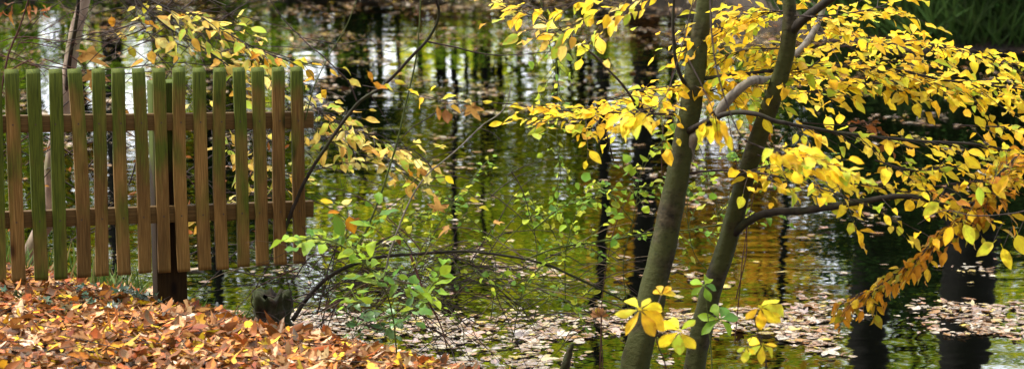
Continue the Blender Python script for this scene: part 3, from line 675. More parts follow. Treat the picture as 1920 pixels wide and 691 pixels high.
Q2 = Plant('wild_rose', P(1150, 600, 11.9), 'loose rose twigs with small fresh green leaves between the two leaning trunks', 'shrub')
for pts, nn_, mk in (([(1330, 660, 11.9), (1350, 520, 11.8), (1345, 400, 11.8), (1320, 300, 11.8), (1300, 250, 11.8)], 14, 'lime'), ([(1345, 400, 11.8), (1390, 350, 11.8), (1430, 310, 11.8)], 8, 'lime'), ([(1310, 300, 11.8), (1380, 290, 11.8)], 7, 'green'),
                     ([(1340, 520, 11.9), (1300, 470, 11.8), (1290, 380, 11.8), (1330, 330, 11.7)], 12, 'lime'), ([(1520, 430, 11.9), (1490, 370, 11.8), (1470, 330, 11.8), (1520, 300, 11.8)], 10, 'lime')):
    pth = pix(pts, 6, .008); Q2.twig(pth, .0028, .0012); Q2.spray(pth, nn_, (.06, .16), .032, .045, mk=mk, kind='round', t0=.3, droop=.3, tilt=.6, dens=.85)
Q2.finish('greenstem')
Q3 = Plant('wild_rose', P(1150, 420, 11.6), 'rose shoots with oval bright green leaves left of the thicker trunk', 'shrub')
for pts, nn_, sz_ in (([(1185, 640, 11.8), (1170, 500, 11.7), (1190, 400, 11.6), (1200, 330, 11.5), (1230, 280, 11.5)], 16, .06), ([(1190, 420, 11.6), (1150, 370, 11.5), (1120, 350, 11.5)], 9, .06), ([(1060, 560, 11.7), (1062, 470, 11.6), (1080, 400, 11.6), (1110, 370, 11.6)], 14, .05),
                      ([(1062, 500, 11.7), (1040, 440, 11.7), (1010, 400, 11.7), (985, 380, 11.7)], 10, .04)):
    pth = pix(pts, 6, .008); Q3.twig(pth, .0028, .0012); Q3.spray(pth, nn_, (.05, .15), .04, sz_, mk='lime', kind='round', t0=.3, droop=.4, tilt=.5, dens=.85)
Q3.finish('greenstem')
Q4 = Plant('wild_rose', P(900, 560, 11.8), 'low rose twigs with lime green leaflets above the middle of the leaf raft', 'shrub')
for pts, nn_ in (([(920, 600, 11.8), (930, 500, 11.8), (910, 440, 11.7), (870, 400, 11.7), (840, 370, 11.7)], 13), ([(925, 480, 11.8), (980, 420, 11.7), (1010, 400, 11.7)], 8), ([(690, 500, 11.8), (760, 440, 11.8), (800, 400, 11.8), (870, 360, 11.8)], 14), ([(660, 470, 11.8), (700, 420, 11.8), (745, 400, 11.8), (800, 400, 11.8)], 16),
                 ([(1000, 600, 11.7), (1010, 575, 11.6), (1050, 560, 11.6), (1080, 575, 11.6)], 8), ([(870, 640, 11.4), (860, 600, 11.4), (790, 560, 11.5)], 4)):
    pth = pix(pts, 6, .008); Q4.twig(pth, .0026, .0012); Q4.spray(pth, nn_, (.05, .15), .035, .04, mk='lime', kind='round', t0=.35, droop=.4, tilt=.6, dens=.8)
for pts, nn_ in (([(640, 560, 11.7), (700, 520, 11.7), (790, 500, 11.6), (880, 500, 11.6), (960, 520, 11.6)], 16), ([(960, 640, 11.7), (985, 540, 11.6), (1040, 480, 11.6), (1100, 450, 11.6)], 14), ([(780, 600, 11.8), (800, 470, 11.7), (850, 380, 11.7), (900, 320, 11.7)], 12), ([(600, 560, 11.9), (640, 470, 11.8), (650, 400, 11.8), (640, 340, 11.8)], 12)):
    pth = pix(pts, 6, .012); Q4.twig(pth, .003, .0012); Q4.spray(pth, nn_, (.06, .2), .035, .038, mk='lime', kind='round', t0=.2, droop=.4, tilt=.6, dens=.75)
Q4.finish('greenstem')

# ---------------------------------------------------------------- dead twig tangles over the water's edge
T1 = Plant('dead_twigs', P(650, 610, 11.9), 'tangle of dry bare brown twigs beside the stump at the water edge', 'twigs')
tangle(T1, 60, (540, 900, 440, 620), (11.6, 12.3), (.25, .8), 'twig'); tangle(T1, 26, (560, 900, 430, 620), (11.6, 12.2), (.2, .6), 'drytwig', (.001, .0022)); tangle(T1, 22, (560, 860, 450, 620), (11.6, 12.2), (.3, .8), 'redtwig', (.0012, .0025))
for pts in ([(430, 505, 12.2), (520, 520, 12.1), (640, 514, 12), (760, 520, 12)], [(480, 548, 12), (560, 566, 11.9), (640, 590, 11.8), (700, 600, 11.8)], [(500, 600, 12), (470, 560, 12), (510, 480, 12), (520, 380, 12)]):
    T1.stem(pix(pts, 6, .008), .004, .0015, M['twig'], 'twig', k=6)
for _ in range(24):
    x0_ = rng.uniform(545, 760); y0_ = rng.uniform(560, 620); x1_ = x0_ + rng.uniform(120, 380) * rng.choice([1, 1, 1, -.4]); y1_ = rng.uniform(470, 610); ym_ = min(y0_, y1_) - rng.uniform(10, 90); d_ = rng.uniform(11.6, 12.1)
    rr_ = rng.uniform(.002, .0042); q_ = wiggle(smooth_path([P(x0_, y0_, d_), P((x0_ * 2 + x1_) / 3, ym_, d_ - .05), P(x1_, y1_, d_ - .1)], 9), .014)
    MB().tube(q_, np.linspace(rr_, rr_ * .35, len(q_)), 6, cap=False).build('twig', M['twig' if rng.random() < .6 else 'redtwig'], T1.o)
T2 = Plant('dead_twigs', P(960, 640, 11.8), 'sparse bare twigs standing over the leaf raft left of the thick trunk', 'twigs')
tangle(T2, 60, (860, 1180, 470, 620), (11.6, 12.1), (.2, .7), 'twig', (.001, .0026)); tangle(T2, 18, (900, 1250, 460, 600), (11.5, 12), (.2, .5), 'drytwig', (.001, .002))
T2.stem(pix([(1000, 545, 11.7), (880, 600, 11.6), (900, 640, 11.5), (960, 691, 11.4)][1:], 6, .004), .0022, .0015, M['redtwig'], 'twig', k=6)
T3 = Plant('dead_twigs', P(100, 380, 12.8), 'bare twigs crossing behind the left part of the fence', 'twigs')
tangle(T3, 46, (-20, 560, 200, 480), (12.3, 13.3), (.3, .9), 'twig', (.0015, .0035)); tangle(T3, 14, (-20, 300, 80, 320), (12.3, 13.3), (.3, .9), 'redtwig', (.0015, .003))
Lv = Leaves('long', 5)
for _ in range(70):
    p = P(rng.uniform(0, 560), rng.uniform(180, 470), rng.uniform(12.3, 13)); Lv.put(p, rng.normal(0, 1, 3), rng.normal(0, 1, 3), rng.uniform(.04, .08), rng.normal(.6, .4))
Lv.into(MB()).build('leaves', M['brown'], T3.o)
T4 = Plant('dead_twigs', P(1400, 600, 12), 'thin reddish upright twigs behind the slimmer leaning trunk', 'twigs')
for pts in ([(1378, 640, 11.9), (1390, 500, 11.9), (1410, 380, 11.9), (1428, 330, 11.9)], [(1380, 560, 11.9), (1400, 450, 11.9), (1380, 300, 11.9), (1345, 130, 11.9), (1340, 60, 11.9)], [(1225, 560, 12), (1260, 450, 12), (1240, 300, 12), (1265, 100, 12)], [(1130, 700, 11.5), (1130, 560, 11.6), (1155, 420, 11.7), (1200, 330, 11.8)]):
    T4.stem(pix(pts, 7, .006), .003, .0015, M['redtwig'], 'twig', k=6)
Lv = Leaves('long', 5)
for _ in range(22):
    p = P(rng.uniform(1400, 1470), rng.uniform(230, 330), 11.9); Lv.put(p, np.array([rng.normal(), 0, -1]), rng.normal(0, 1, 3), rng.uniform(.04, .08), rng.normal(.6, .4))
Lv.into(MB()).build('leaves', M['brown'], T4.o)

# ---------------------------------------------------------------- long bare arching branch in the middle
W_ = Plant('arching_branch', P(575, 345, 11.7), 'bare dark arching branch curving up over the water beside the fence end', 'branch')
w1 = W_.stem(pix([(520, 470, 11.9), (545, 400, 11.85), (577, 330, 11.8), (612, 275, 11.75), (668, 196, 11.7), (720, 160, 11.65), (768, 110, 11.6), (805, 70, 11.6), (822, 30, 11.55), (815, -10, 11.5), (800, -90, 11.5)], 6, .004), .0095, .006, M['darkbark'], 'branch')
w2 = W_.stem(pix([(670, 192, 11.7), (650, 150, 11.7), (610, 110, 11.7), (570, 75, 11.75), (530, 35, 11.8), (500, -5, 11.8)], 6, .008), .004, .002, M['twig'], 'branch')
w3 = W_.stem(pix([(800, 78, 11.6), (850, 88, 11.6), (900, 100, 11.6), (960, 104, 11.6), (1040, 96, 11.6)], 6, .006), .0045, .002, M['twig'], 'branch')
w4 = W_.stem(pix([(560, 70, 11.8), (640, 82, 11.8), (690, 74, 11.8), (720, 94, 11.8), (760, 96, 11.8), (800, 60, 11.8)], 6, .006), .0025, .0012, M['twig'], 'branch')
w5 = W_.stem(pix([(720, 520, 11.6), (735, 460, 11.6), (765, 385, 11.6), (800, 330, 11.6), (850, 285, 11.6), (900, 240, 11.6), (945, 205, 11.6), (960, 150, 11.6)], 6, .006), .005, .002, M['greybark'], 'branch')
W_.stem(pix([(690, 170, 11.6), (740, 250, 11.7), (790, 310, 11.7), (800, 340, 11.7)], 6, .006), .002, .0012, M['twig'], 'branch')
tangle(W_, 14, (600, 960, 120, 420), (11.6, 12.2), (.25, .6), 'twig', (.001, .0022))
W_.finish()
V_ = Plant('green_shoot', P(690, 470, 11.6), 'slender green stem rising between bare branches in the middle of the pond view', 'shoot')
V_.stem(pix([(670, 470, 11.6), (700, 400, 11.6), (735, 300, 11.6), (760, 200, 11.6), (780, 110, 11.6), (788, 30, 11.6), (790, -60, 11.6)], 6, .004), .006, .003, M['greenstem'], 'stem')
V_.finish()
V2 = Plant('green_shoot', P(575, 210, 11.6), 'thin mossy stem slanting up from the right end of the fence', 'shoot')
V2.stem(pix([(572, 225, 11.9), (590, 160, 11.9), (620, 100, 11.9), (648, 50, 11.9), (672, -10, 11.9)], 6, .004), .0035, .002, M['greenstem'], 'stem')
V2.finish()

# spray of yellow leaves with brown ones (780-900, 180-230) and scattered below
S1 = Plant('overhanging_branch', P(960, 195, 11.5), 'thin twig with yellow leaves and shrivelled brown ones hanging over mid pond', 'branch')
s1 = pix([(960, 195, 11.4), (900, 192, 11.4), (840, 190, 11.4), (790, 178, 11.4), (730, 170, 11.4), (680, 160, 11.5)], 6); S1.stem(s1, .0025, .0012, M['twig'], 'branch')
for (px, py, dx, dz, s_, mk) in ((700, 155, .8, -.4, .075, 'orange'), (720, 160, .5, -.3, .06, 'yellow'), (765, 168, .9, -.5, .07, 'yellow'), (808, 170, .4, .5, .05, 'yellow'), (795, 185, -.5, -.5, .075, 'yellow'), (830, 185, .8, .2, .07, 'yellow'), (845, 200, .8, -.3, .08, 'yellow'), (740, 150, .6, -.2, .06, 'orange'), (870, 190, .7, -.2, .06, 'pale'), (820, 200, .1, -1, .07, 'brown'), (835, 205, .15, -1, .08, 'brown'), (845, 212, -.1, -1, .06, 'brown'), (905, 190, .8, -.1, .05, 'orange'), (690, 135, .6, -.5, .05, 'orange'), (655, 150, .9, -.3, .07, 'pale'), (955, 200, .8, -.1, .07, 'yellow')):
    S1.leafset(mk, 'beech', 6).put(P(px, py, 11.4), np.array([dx, rng.normal(0, .3), dz]), np.array([rng.normal(0, .3), -.6, .8]), s_)
S1.leafset('ochremaple', 'maple').put(P(880, 192, 11.4), np.array([.3, -.1, -1]), np.array([.1, -1, .2]), .085, .4)
S1.finish()
S2 = Plant('overhanging_branch', P(560, 190, 12.1), 'pale yellow and lime leaf spray spreading right from behind the fence end', 'branch')
for pts, nn_, t0 in (([(520, 160, 12.2), (570, 190, 12.1), (640, 230, 12), (710, 262, 11.9), (790, 290, 11.9)], 30, .15), ([(540, 200, 12.2), (600, 250, 12.1), (660, 285, 12), (740, 300, 11.9)], 24, .1), ([(540, 150, 12.3), (600, 205, 12.2), (650, 212, 12.2)], 8, .2), ([(560, 330, 12), (640, 305, 11.9), (720, 310, 11.9), (770, 330, 11.9)], 8, .1)):
    pth = pix(pts, 6); S2.twig(pth, .003, .0012); S2.spray(pth, nn_, (.08, .22), .055, .08, mk='pale', t0=t0, droop=.5, tilt=.4, dens=.8)
S2.finish()
S3 = Plant('overhanging_branch', P(760, 330, 11.7), 'drooping twig with a few orange and cream leaves above the thorny stem', 'branch')
s3 = pix([(720, 290, 11.7), (760, 320, 11.7), (800, 345, 11.7), (870, 355, 11.6), (900, 385, 11.6)], 6); S3.stem(s3, .0025, .0012, M['twig'], 'branch')
for (px, py, dx, dz, s_, mk) in ((790, 315, .3, -.8, .06, 'brown'), (775, 330, -.3, .6, .05, 'orange'), (865, 360, .7, .3, .055, 'orange'), (880, 375, .8, .1, .055, 'orange'), (898, 388, .9, -.2, .055, 'yellow'), (770, 345, -.8, -.1, .05, 'lime'), (655, 405, .2, -1, .1, 'orange'), (600, 375, 1, -.2, .07, 'yellow'), (615, 400, .9, -.1, .07, 'orange'), (640, 380, .9, 0, .06, 'pale'), (745, 440, .2, -.8, .055, 'brown'), (835, 330, .7, -.6, .06, 'yellow')):
    S3.leafset(mk, 'beech', 6).put(P(px, py, 11.6), np.array([dx, rng.normal(0, .3), dz]), np.array([rng.normal(0, .3), -.6, .8]), s_)
S3.leafset('pale', 'maple').put(P(800, 345, 11.6), np.array([.2, 0, 1]), np.array([.1, -1, .4]), .055, .3)
mp = S3.leafset('ochremaple', 'maple'); mp.put(P(822, 398, 11.6), np.array([.1, -.1, 1]), np.array([.3, -1, .3]), .07, 1.1); mp.put(P(845, 425, 11.6), np.array([-.9, -.2, -.1]), np.array([.1, -.4, 1]), .06, .9); mp.put(P(665, 405, 11.7), np.array([-.1, -.2, -1]), np.array([.8, -.7, .2]), .075, .9); mp.put(P(925, 420, 11.6), np.array([.5, 0, .3]), np.array([0, -.35, 1]), .045, .6)
S3.finish()

# ---------------------------------------------------------------- yellow leaves top-left over the fence
U_ = Plant('overhanging_branch', P(262, -30, 12.3), 'dark twiggy branch sloping down right above the fence with pale yellow leaves', 'branch')
u1 = U_.stem(pix([(225, -30, 12.3), (262, 5, 12.3), (320, 55, 12.25), (370, 85, 12.2), (430, 125, 12.15), (470, 160, 12.1)], 6, .006), .006, .003, M['darkbark'], 'branch')
u2 = U_.stem(pix([(245, -20, 12.3), (310, 15, 12.2), (370, 30, 12.2), (440, 70, 12.1), (520, 108, 12.1), (600, 128, 12)], 6, .006), .005, .002, M['darkbark'], 'branch')
u3 = U_.stem(pix([(60, 120, 12.6), (150, 132, 12.5), (240, 126, 12.4), (320, 118, 12.4), (420, 128, 12.4), (500, 150, 12.3)], 6, .008), .004, .002, M['twig'], 'branch')
U_.spray(u2, 30, (.1, .3), .055, .082, mk='pale', t0=.15, t1=.75, droop=.6, dens=.72, tilt=.45)
U_.spray(u1, 24, (.1, .3), .055, .08, mk='pale', t0=.1, droop=.3, dens=.6, tilt=.45)
U_.spray(u3, 8, (.1, .22), .06, .07, mk='pale', t0=.45, droop=.1, dens=.7)
U_.spray(u2, 9, (.08, .2), .06, .07, mk='orange', t0=.6, droop=.3, dens=.8)
U_.spray(u1, 12, (.1, .25), .055, .07, mk='pale', t0=.75, droop=.8, dens=.8)
U_.finish()
U2 = Plant('overhanging_branch', P(400, 200, 12.5), 'yellow and green leaves seen through the gaps of the fence right of its post', 'branch')
for pts, nn_ in (([(350, 160, 12.6), (400, 220, 12.5), (450, 300, 12.5), (540, 330, 12.4)], 26), ([(560, 180, 12.5), (500, 240, 12.5), (470, 330, 12.4)], 24), ([(540, 380, 12.4), (480, 360, 12.4), (420, 380, 12.5)], 8)):
    pth = pix(pts, 6); U2.twig(pth, .003, .0012); U2.spray(pth, nn_, (.08, .25), .06, .078, mk='pale', t0=.1, droop=.5, dens=.6)
U2.finish()
U3 = Plant('overhanging_branch', P(250, 30, 12.6), 'fine bare twigs with a few small leaves at the top left beside the pale trunk', 'branch')
tangle(U3, 64, (150, 460, -40, 110), (12.3, 13), (.25, .8), 'twig', (.001, .0028)); tangle(U3, 20, (0, 150, -40, 120), (12.3, 13), (.25, .7), 'redtwig', (.001, .0025))
for i in range(26):
    U3.leafset('pale' if i % 3 else 'orange', 'beech', 6).put(P(rng.uniform(200, 480), rng.uniform(0, 130), rng.uniform(12.2, 12.8)), np.array([rng.normal(), rng.normal(0, .4), -.4]), np.array([rng.normal(0, .3), -.5, .8]), rng.uniform(.05, .08))
for i in range(14):
    U3.leafset('brown', 'long', 6).put(P(rng.uniform(0, 110), rng.uniform(0, 30), 12.4), np.array([rng.normal(), 0, -1]), rng.normal(0, 1, 3), .06, 1)
mp = U3.leafset('ochremaple', 'maple'); mp.put(P(158, 88, 12.5), np.array([.25, -.1, -1]), np.array([-.6, -1, .1]), .14, 1.2); mp.put(P(176, 128, 12.5), np.array([0, -.1, -1]), np.array([.4, -1, .1]), .11, .7)
U3.finish()
U4 = Plant('arching_branch', P(10, 200, 11.9), 'slim dark red stem leaning right behind the leftmost pickets', 'branch')
U4.stem(pix([(-10, 260, 12.2), (12, 120, 12.2), (38, 50, 12.2), (58, -20, 12.2), (75, -120, 12.2)], 6, .004), .006, .004, M['redtwig'], 'stem')
U4.finish()

# small tree behind fence, left
fc = P(66, 470, 13.1); fc[2] = gz(fc[0], fc[1]) - .05
C_ = Plant('young_tree', fc, 'pale beige crooked young tree standing behind the fence', 'tree')
C_.stem(smooth_path([fc, P(60, 470, 13.05), P(92, 400, 13.0), P(98, 300, 12.95), P(118, 210, 12.9), P(130, 130, 12.9), P(142, 60, 12.9), P(160, -10, 12.9), P(172, -120, 12.9), P(176, -500, 12.9)], 7), .050, .030, M['beigebark'], 'trunk')
C_.stem(pix([(122, 190, 12.9), (132, 110, 12.8), (144, 30, 12.7), (150, -60, 12.7)], 6), .014, .008, M['darkbark'], 'branch')
C_.finish()

# ---------------------------------------------------------------- foreground green sapling (540-780, 430-640)
g0 = P(745, 660, 10.75); g0[2] = gz(g0[0], g0[1])
J_ = Plant('green_seedling', g0, 'leafy green seedling leaning left in front of the fence end, soft and out of focus', 'plant')
j1 = J_.stem(pix([(745, 675, 10.75), (738, 600, 10.7), (722, 545, 10.6), (690, 500, 10.55), (655, 468, 10.5), (610, 448, 10.45), (560, 448, 10.4)], 6, .004), .004, .0015, M['greenstem'], 'stem')
for pts, nn_ in (([(690, 500, 10.55), (730, 520, 10.5), (770, 540, 10.5)], 8), ([(738, 600, 10.7), (700, 570, 10.6), (660, 560, 10.6)], 8), ([(740, 610, 10.7), (790, 560, 10.7), (815, 530, 10.7)], 9), ([(655, 468, 10.5), (690, 440, 10.5), (700, 420, 10.5)], 7)):
    pth = pix(pts, 6); J_.twig(pth, .002, .001); J_.spray(pth, nn_, (.05, .11), .05, .085, mk='green', kind='beech', droop=.3, tilt=.4)
J_.spray(j1, 26, (.05, .13), .05, .088, mk='green', t0=.3, droop=.3, tilt=.4)
J_.finish('greenstem')
J2 = Plant('green_seedling', P(690, 640, 11.3), 'low dark green leafy plant at the foot of the bank beside the raft', 'plant')
for px, py in ((660, 640), (690, 650), (720, 640), (740, 620), (650, 600), (700, 610)):
    p = P(px, py, 11.4); pth = smooth_path([p, p + [.02, -.02, .06], p + [.05, -.05, .1]], 4); J2.twig(pth, .002, .001); J2.spray(pth, 7, (.05, .1), .045, .06, mk='deepgreen', droop=.4)
J2.finish('greenstem')

# ---------------------------------------------------------------- horse chestnut leaves in front (palmate)
def palmate(pl, px, py, Yd, size, n, mk, ang0=0, spread=360, tilt=(0, -.75, .65), stem_to=None):
    c = P(px, py, Yd); nr = unit(np.array(tilt, float)); ux = unit(np.cross([0, 0, 1], nr)) * -1; ux = unit(np.cross(nr, [0, 0, 1.0])); uy = np.cross(nr, ux); uy = uy if uy[2] > 0 else -uy
    Lv = pl.leafset(mk, 'obov', 8)
    for i in range(n):
        a = R(ang0 + spread * (i + .5) / n + rng.normal(0, 5)); dd = math.cos(a) * ux + math.sin(a) * uy
        Lv.put(c + dd * size * .1, dd - nr * .22 + np.array([0, 0, -.06]), nr + rng.normal(0, .2, 3), size * rng.uniform(.7, 1.2), rng.normal(.3, .2))
    if stem_to is not None:
        pth = smooth_path([c, (c + stem_to) / 2 + np.array([0, 0, .015]), stem_to], 4); pl.twig(pth, .0018, .0022)
X1 = Plant('chestnut_sapling', P(1290, 800, 8.8), 'yellow hand shaped chestnut leaves, blurred, in front of both trunk bases', 'plant')
base = P(1260, 760, 8.85); base[2] = gz(base[0], base[1])
x1 = X1.stem(smooth_path([base, P(1250, 700, 8.85), P(1235, 650, 8.8), P(1225, 610, 8.8)], 6), .004, .002, M['twig'], 'stem')
palmate(X1, 1200, 580, 8.8, .108, 7, 'yellow', 40, 330, stem_to=x1[-1]); palmate(X1, 1275, 620, 8.85, .095, 6, 'yellow', -150, 300, stem_to=x1[-4]); palmate(X1, 1240, 552, 9.0, .06, 4, 'yellow', 20, 160, stem_to=x1[-1])
X1.finish()
X2 = Plant('chestnut_sapling', P(1400, 800, 8.8), 'golden blurred chestnut leaves low down right of the slimmer trunk', 'plant')
base = P(1440, 780, 8.85); base[2] = gz(base[0], base[1]); x2 = X2.stem(smooth_path([base, P(1438, 700, 8.8), P(1425, 640, 8.8), P(1415, 600, 8.8)], 6), .004, .002, M['twig'], 'stem')
palmate(X2, 1425, 575, 8.8, .09, 5, 'yellow', 110, 230, stem_to=x2[-1]); palmate(X2, 1430, 645, 8.8, .07, 5, 'yellow', 150, 260, stem_to=x2[-5]); palmate(X2, 1400, 650, 8.8, .05, 3, 'yellow', 180, 200, stem_to=x2[-5])
X2.finish()
X3 = Plant('green_seedling', P(1320, 800, 10.2), 'bright green palmate seedling leaves overlapping the slimmer trunk', 'plant')
base = P(1335, 780, 10.2); base[2] = gz(base[0], base[1]); x3 = X3.stem(smooth_path([base, P(1335, 690, 10.2), P(1330, 620, 10.2), P(1322, 545, 10.2)], 6), .0035, .002, M['greenstem'], 'stem')
palmate(X3, 1320, 535, 10.2, .085, 5, 'green', 0, 360, stem_to=x3[-1]); palmate(X3, 1350, 598, 10.2, .085, 6, 'green', -60, 300, stem_to=x3[-5])
X3.finish('greenstem')

# ---------------------------------------------------------------- stump, stake, stalk
p = P(510, 612, 11.95); p[2] -= .1
mb = MB(); nseg, k = 14, 30; V = []
for i in range(nseg):
    t = i / (nseg - 1)
    for j in range(k):
        a = j / k * 2 * math.pi; rr = (.112 - .028 * t) * (1 + .13 * math.sin(a * 5 + 1 + t) * (1 - t * .3) + .42 * mnoise.noise(Vector((math.cos(a) * 1.7, math.sin(a) * 1.7, t * 2.5))) + .16 * mnoise.noise(Vector((math.cos(a) * 5, math.sin(a) * 5, t * 7))))
        V.append((math.cos(a) * rr, math.sin(a) * rr, t * .275 + (.11 * mnoise.noise(Vector((math.cos(a) * 2.2, math.sin(a) * 2.2, 4))) + .03 * mnoise.noise(Vector((math.cos(a) * 8, math.sin(a) * 8, 4)))) * t ** 3))
for j in range(k): a = j / k * 2 * math.pi; V.append((math.cos(a) * .045, math.sin(a) * .045, .245 + .02 * math.sin(a * 3)))
V = np.array(V); i, j = np.meshgrid(np.arange(nseg), np.arange(k), indexing='ij')
q = np.stack([i * k + j, i * k + (j + 1) % k, (i + 1) * k + (j + 1) % k, (i + 1) * k + j], -1).reshape(-1, 4)
mb.add(V + p, q); mb.add([V[-k + jj] + p for jj in (0, 7, 15, 22)], [[0, 1, 2, 3]])
tag(mb.build('tree_stump', M['stump'], origin=p), 'dark rotten tree stump on the bank edge right of the fence post', 'stump')
pl = Plant('dead_stick', P(1060, 700, 11.2), 'short broken dark stick poking up from the raft at the bottom edge', 'stick')
pl.stem(wiggle(smooth_path([P(1048, 730, 11.2), P(1060, 690, 11.2), P(1070, 655, 11.2), P(1075, 642, 11.2)], 5), .008), .028, .006, M['stump'], 'stem', rough=.25); pl.finish()
pl = Plant('dead_stalk', P(1126, 720, 11.2), 'thin dry stalk with a faded brown seed head standing in the raft', 'stalk')
pl.stem(pix([(1124, 730, 11.2), (1126, 660, 11.2), (1128, 600, 11.2), (1126, 590, 11.2)], 5, .002), .0035, .0025, M['redtwig'], 'stem', k=6)
lv_ = pl.leafset('fallen_maple', 'obov', 5)
for a in np.arange(7): lv_.put(P(1124, 592, 11.2), np.array([math.cos(a * .5 + .05), 0, math.sin(a * .5 + .1)]), np.array([0, -1, .2]), .045, 0)
pl.finish()

# ---------------------------------------------------------------- ivy and grass on the bank
def ivy(label, spots, n, name='ivy_patch'):
    Lv = Leaves('maple')
    for px, py, Yd, rad in spots:
        c = P(px, py, Yd)
        for _ in range(n):
            x = c[0] + rng.normal(0, rad); y = c[1] + rng.normal(0, rad)
            if y > near_y(x) + .02: continue
            Lv.put(np.array([x, y, gz(x, y) + rng.uniform(.03, .08)]), rng.normal(0, 1, 3) * [1, 1, .25], UP + rng.normal(0, .35, 3) + [0, -.3, 0], rng.uniform(.03, .05), .1)
    tag(Lv.into(MB()).build(name, M['ivy']), label, 'ivy', kind='stuff')
ivy('dark green ivy leaves creeping through the litter around the fence post', [(262, 560, 11.45, .08), (245, 535, 11.6, .05), (400, 540, 12.0, .12), (440, 560, 12.1, .12), (430, 520, 12.4, .1)], 13)
ivy('scattered dark green ivy leaves in the litter below the left pickets', [(80, 590, 10.8, .1), (140, 580, 10.9, .08), (45, 585, 10.9, .08), (170, 545, 11.2, .06), (205, 548, 11.3, .08)], 8)
Lv = Leaves('long', 6, stalk=False)
for _ in range(300):
    px = rng.choice([rng.uniform(150, 300), rng.uniform(0, 60), rng.uniform(340, 470), rng.uniform(60, 150)], p=[.55, .18, .17, .1]); Yd = rng.uniform(12.4, 13.0); x = P(px, 400, Yd)[0]
    if Yd > near_y(x) + .1: Yd = near_y(x) - .05
    Lv.put(np.array([x, Yd, gz(x, Yd)]), np.array([rng.normal(0, .3), rng.normal(0, .3), 1]), np.array([rng.normal(0, .5), -1, .1]), rng.uniform(.1, .28), rng.uniform(0, .9))
g = MB(); Lv.into(g)
# narrow the blades: long thin grass
vv = g.v[0].reshape(len(Lv.p), -1, 3); mid = vv[:, 1::3].repeat(3, axis=1); g.v[0] = (mid + (vv - mid) * .16).reshape(-1, 3)
tag(g.build('long_grass', M['grass']), 'long green grass growing at the water edge behind the fence', 'grass', kind='stuff')

# ---------------------------------------------------------------- far bank
def far_mat(name, cols, trans=.3): return leaf_mat(name, cols, trans, k=1.0, brown=.0, rough=.7, spec=.0)
FM = [far_mat('far_green', [(.13, .27, .010), (.20, .36, .012), (.34, .46, .015), (.09, .19, .010)], .55), far_mat('far_yellow_green', [(.58, .60, .015), (.42, .54, .015), (.70, .62, .02), (.30, .44, .015)], .55),
      far_mat('far_gold', [(.66, .36, .02), (.6, .28, .02), (.7, .46, .03), (.45, .2, .02)], .5), far_mat('far_evergreen', [(.006, .022, .006), (.01, .032, .008), (.018, .05, .01)], .1), far_mat('far_russet', [(.24, .08, .02), (.32, .14, .03), (.16, .06, .02)], .3)]
crown_cache = {}
def crown_mesh(seed, mi, n_cl, per, rx, rz, sz, hole=0.0):
    """leaf clumps strung along limbs, with gaps between them; the crown's centre is at the origin"""
    g = np.random.default_rng(seed); Lv = Leaves('beech', 2, stalk=False); limbs = []
    c = g.normal(0, 1, (n_cl, 3)); c /= np.linalg.norm(c, axis=1)[:, None]; c *= (g.uniform(.25, 1, n_cl) ** .6)[:, None]; c *= [rx, rx, rz]
    for cc in c:
        r = g.uniform(.35, .75) * rx * .33; m = int(per * g.uniform(.5, 1.4))
        q = cc + g.normal(0, 1, (m, 3)) * [r, r, r * .55]
        Lv.put_many(q, g.normal(0, 1, (m, 3)) * [1, 1, .5], np.array([0, 0, .9]) + g.normal(0, .7, (m, 3)), g.uniform(.6, 1.3, m) * sz, g.normal(.2, .2, m))
    mb = MB(); Lv.into(mb); me_o = mb.build('crown', FM[mi]); me = me_o.data; bpy.data.objects.remove(me_o)
    mb = MB()
    for cc in c[::3]:
        s0 = np.array([g.normal(0, .05), g.normal(0, .05), -rz * g.uniform(.5, 1.1)]); pth = wiggle(smooth_path([s0, (s0 + cc) / 2 + [0, 0, -.15 * rz], cc], 5), .05); mb.tube(pth, np.linspace(.05, .012, len(pth)) * rx / 2.2, 5, cap=False)
    lo = mb.build('limbs', M['trunkfar']); lm = lo.data; bpy.data.objects.remove(lo)
    return me, lm
CM = {}
for i_, (mi, ncl, per, rx, rz, sz) in enumerate([(0, 34, 66, 2.2, 2.6, .19), (1, 30, 66, 2.1, 2.4, .19), (2, 28, 66, 1.9, 2.2, .18), (3, 70, 90, 1.6, 1.5, .14), (4, 44, 50, 1.7, 1.7, .14), (1, 24, 64, 2.0, 2.8, .19), (0, 26, 66, 2.4, 3.0, .19)]):
    CM[i_] = crown_mesh(100 + i_, mi, ncl, per, rx, rz, sz)
def trunk_mesh(h, r, seed):
    pth = wiggle(smooth_path([(0, 0, -.2), (0.02, 0, h * .3), (-.05, 0, h * .6), (.05, .05, h)], 7), .06); rr = np.linspace(1, .55, len(pth)) * r; rr[:2] *= [1.5, 1.15]
    o = MB().tube(pth, rr, 12, cap=False, rough=.04).build('t', M['trunkfar']); me = o.data; bpy.data.objects.remove(o); return me
def far_tree(px, Yd, h, r, kind, cz, sc, label, group='trees on the far bank'):
    x = (px - 960) / FPX * Yd * 1.01; z = gz(x, Yd)
    o = thing('tree', (x, Yd, z), label, 'tree', group)
    t = bpy.data.objects.new('trunk', trunk_mesh(h, r, 0)); COL.objects.link(t); t.parent = o
    for nm, me in (('crown', CM[kind][0]), ('limbs', CM[kind][1])):
        c = bpy.data.objects.new(nm, me); COL.objects.link(c); c.parent = o; c.location = (0, 0, cz); c.rotation_euler = (0, 0, rng.uniform(0, 6.28)); c.scale = (sc,) * 3
    return o
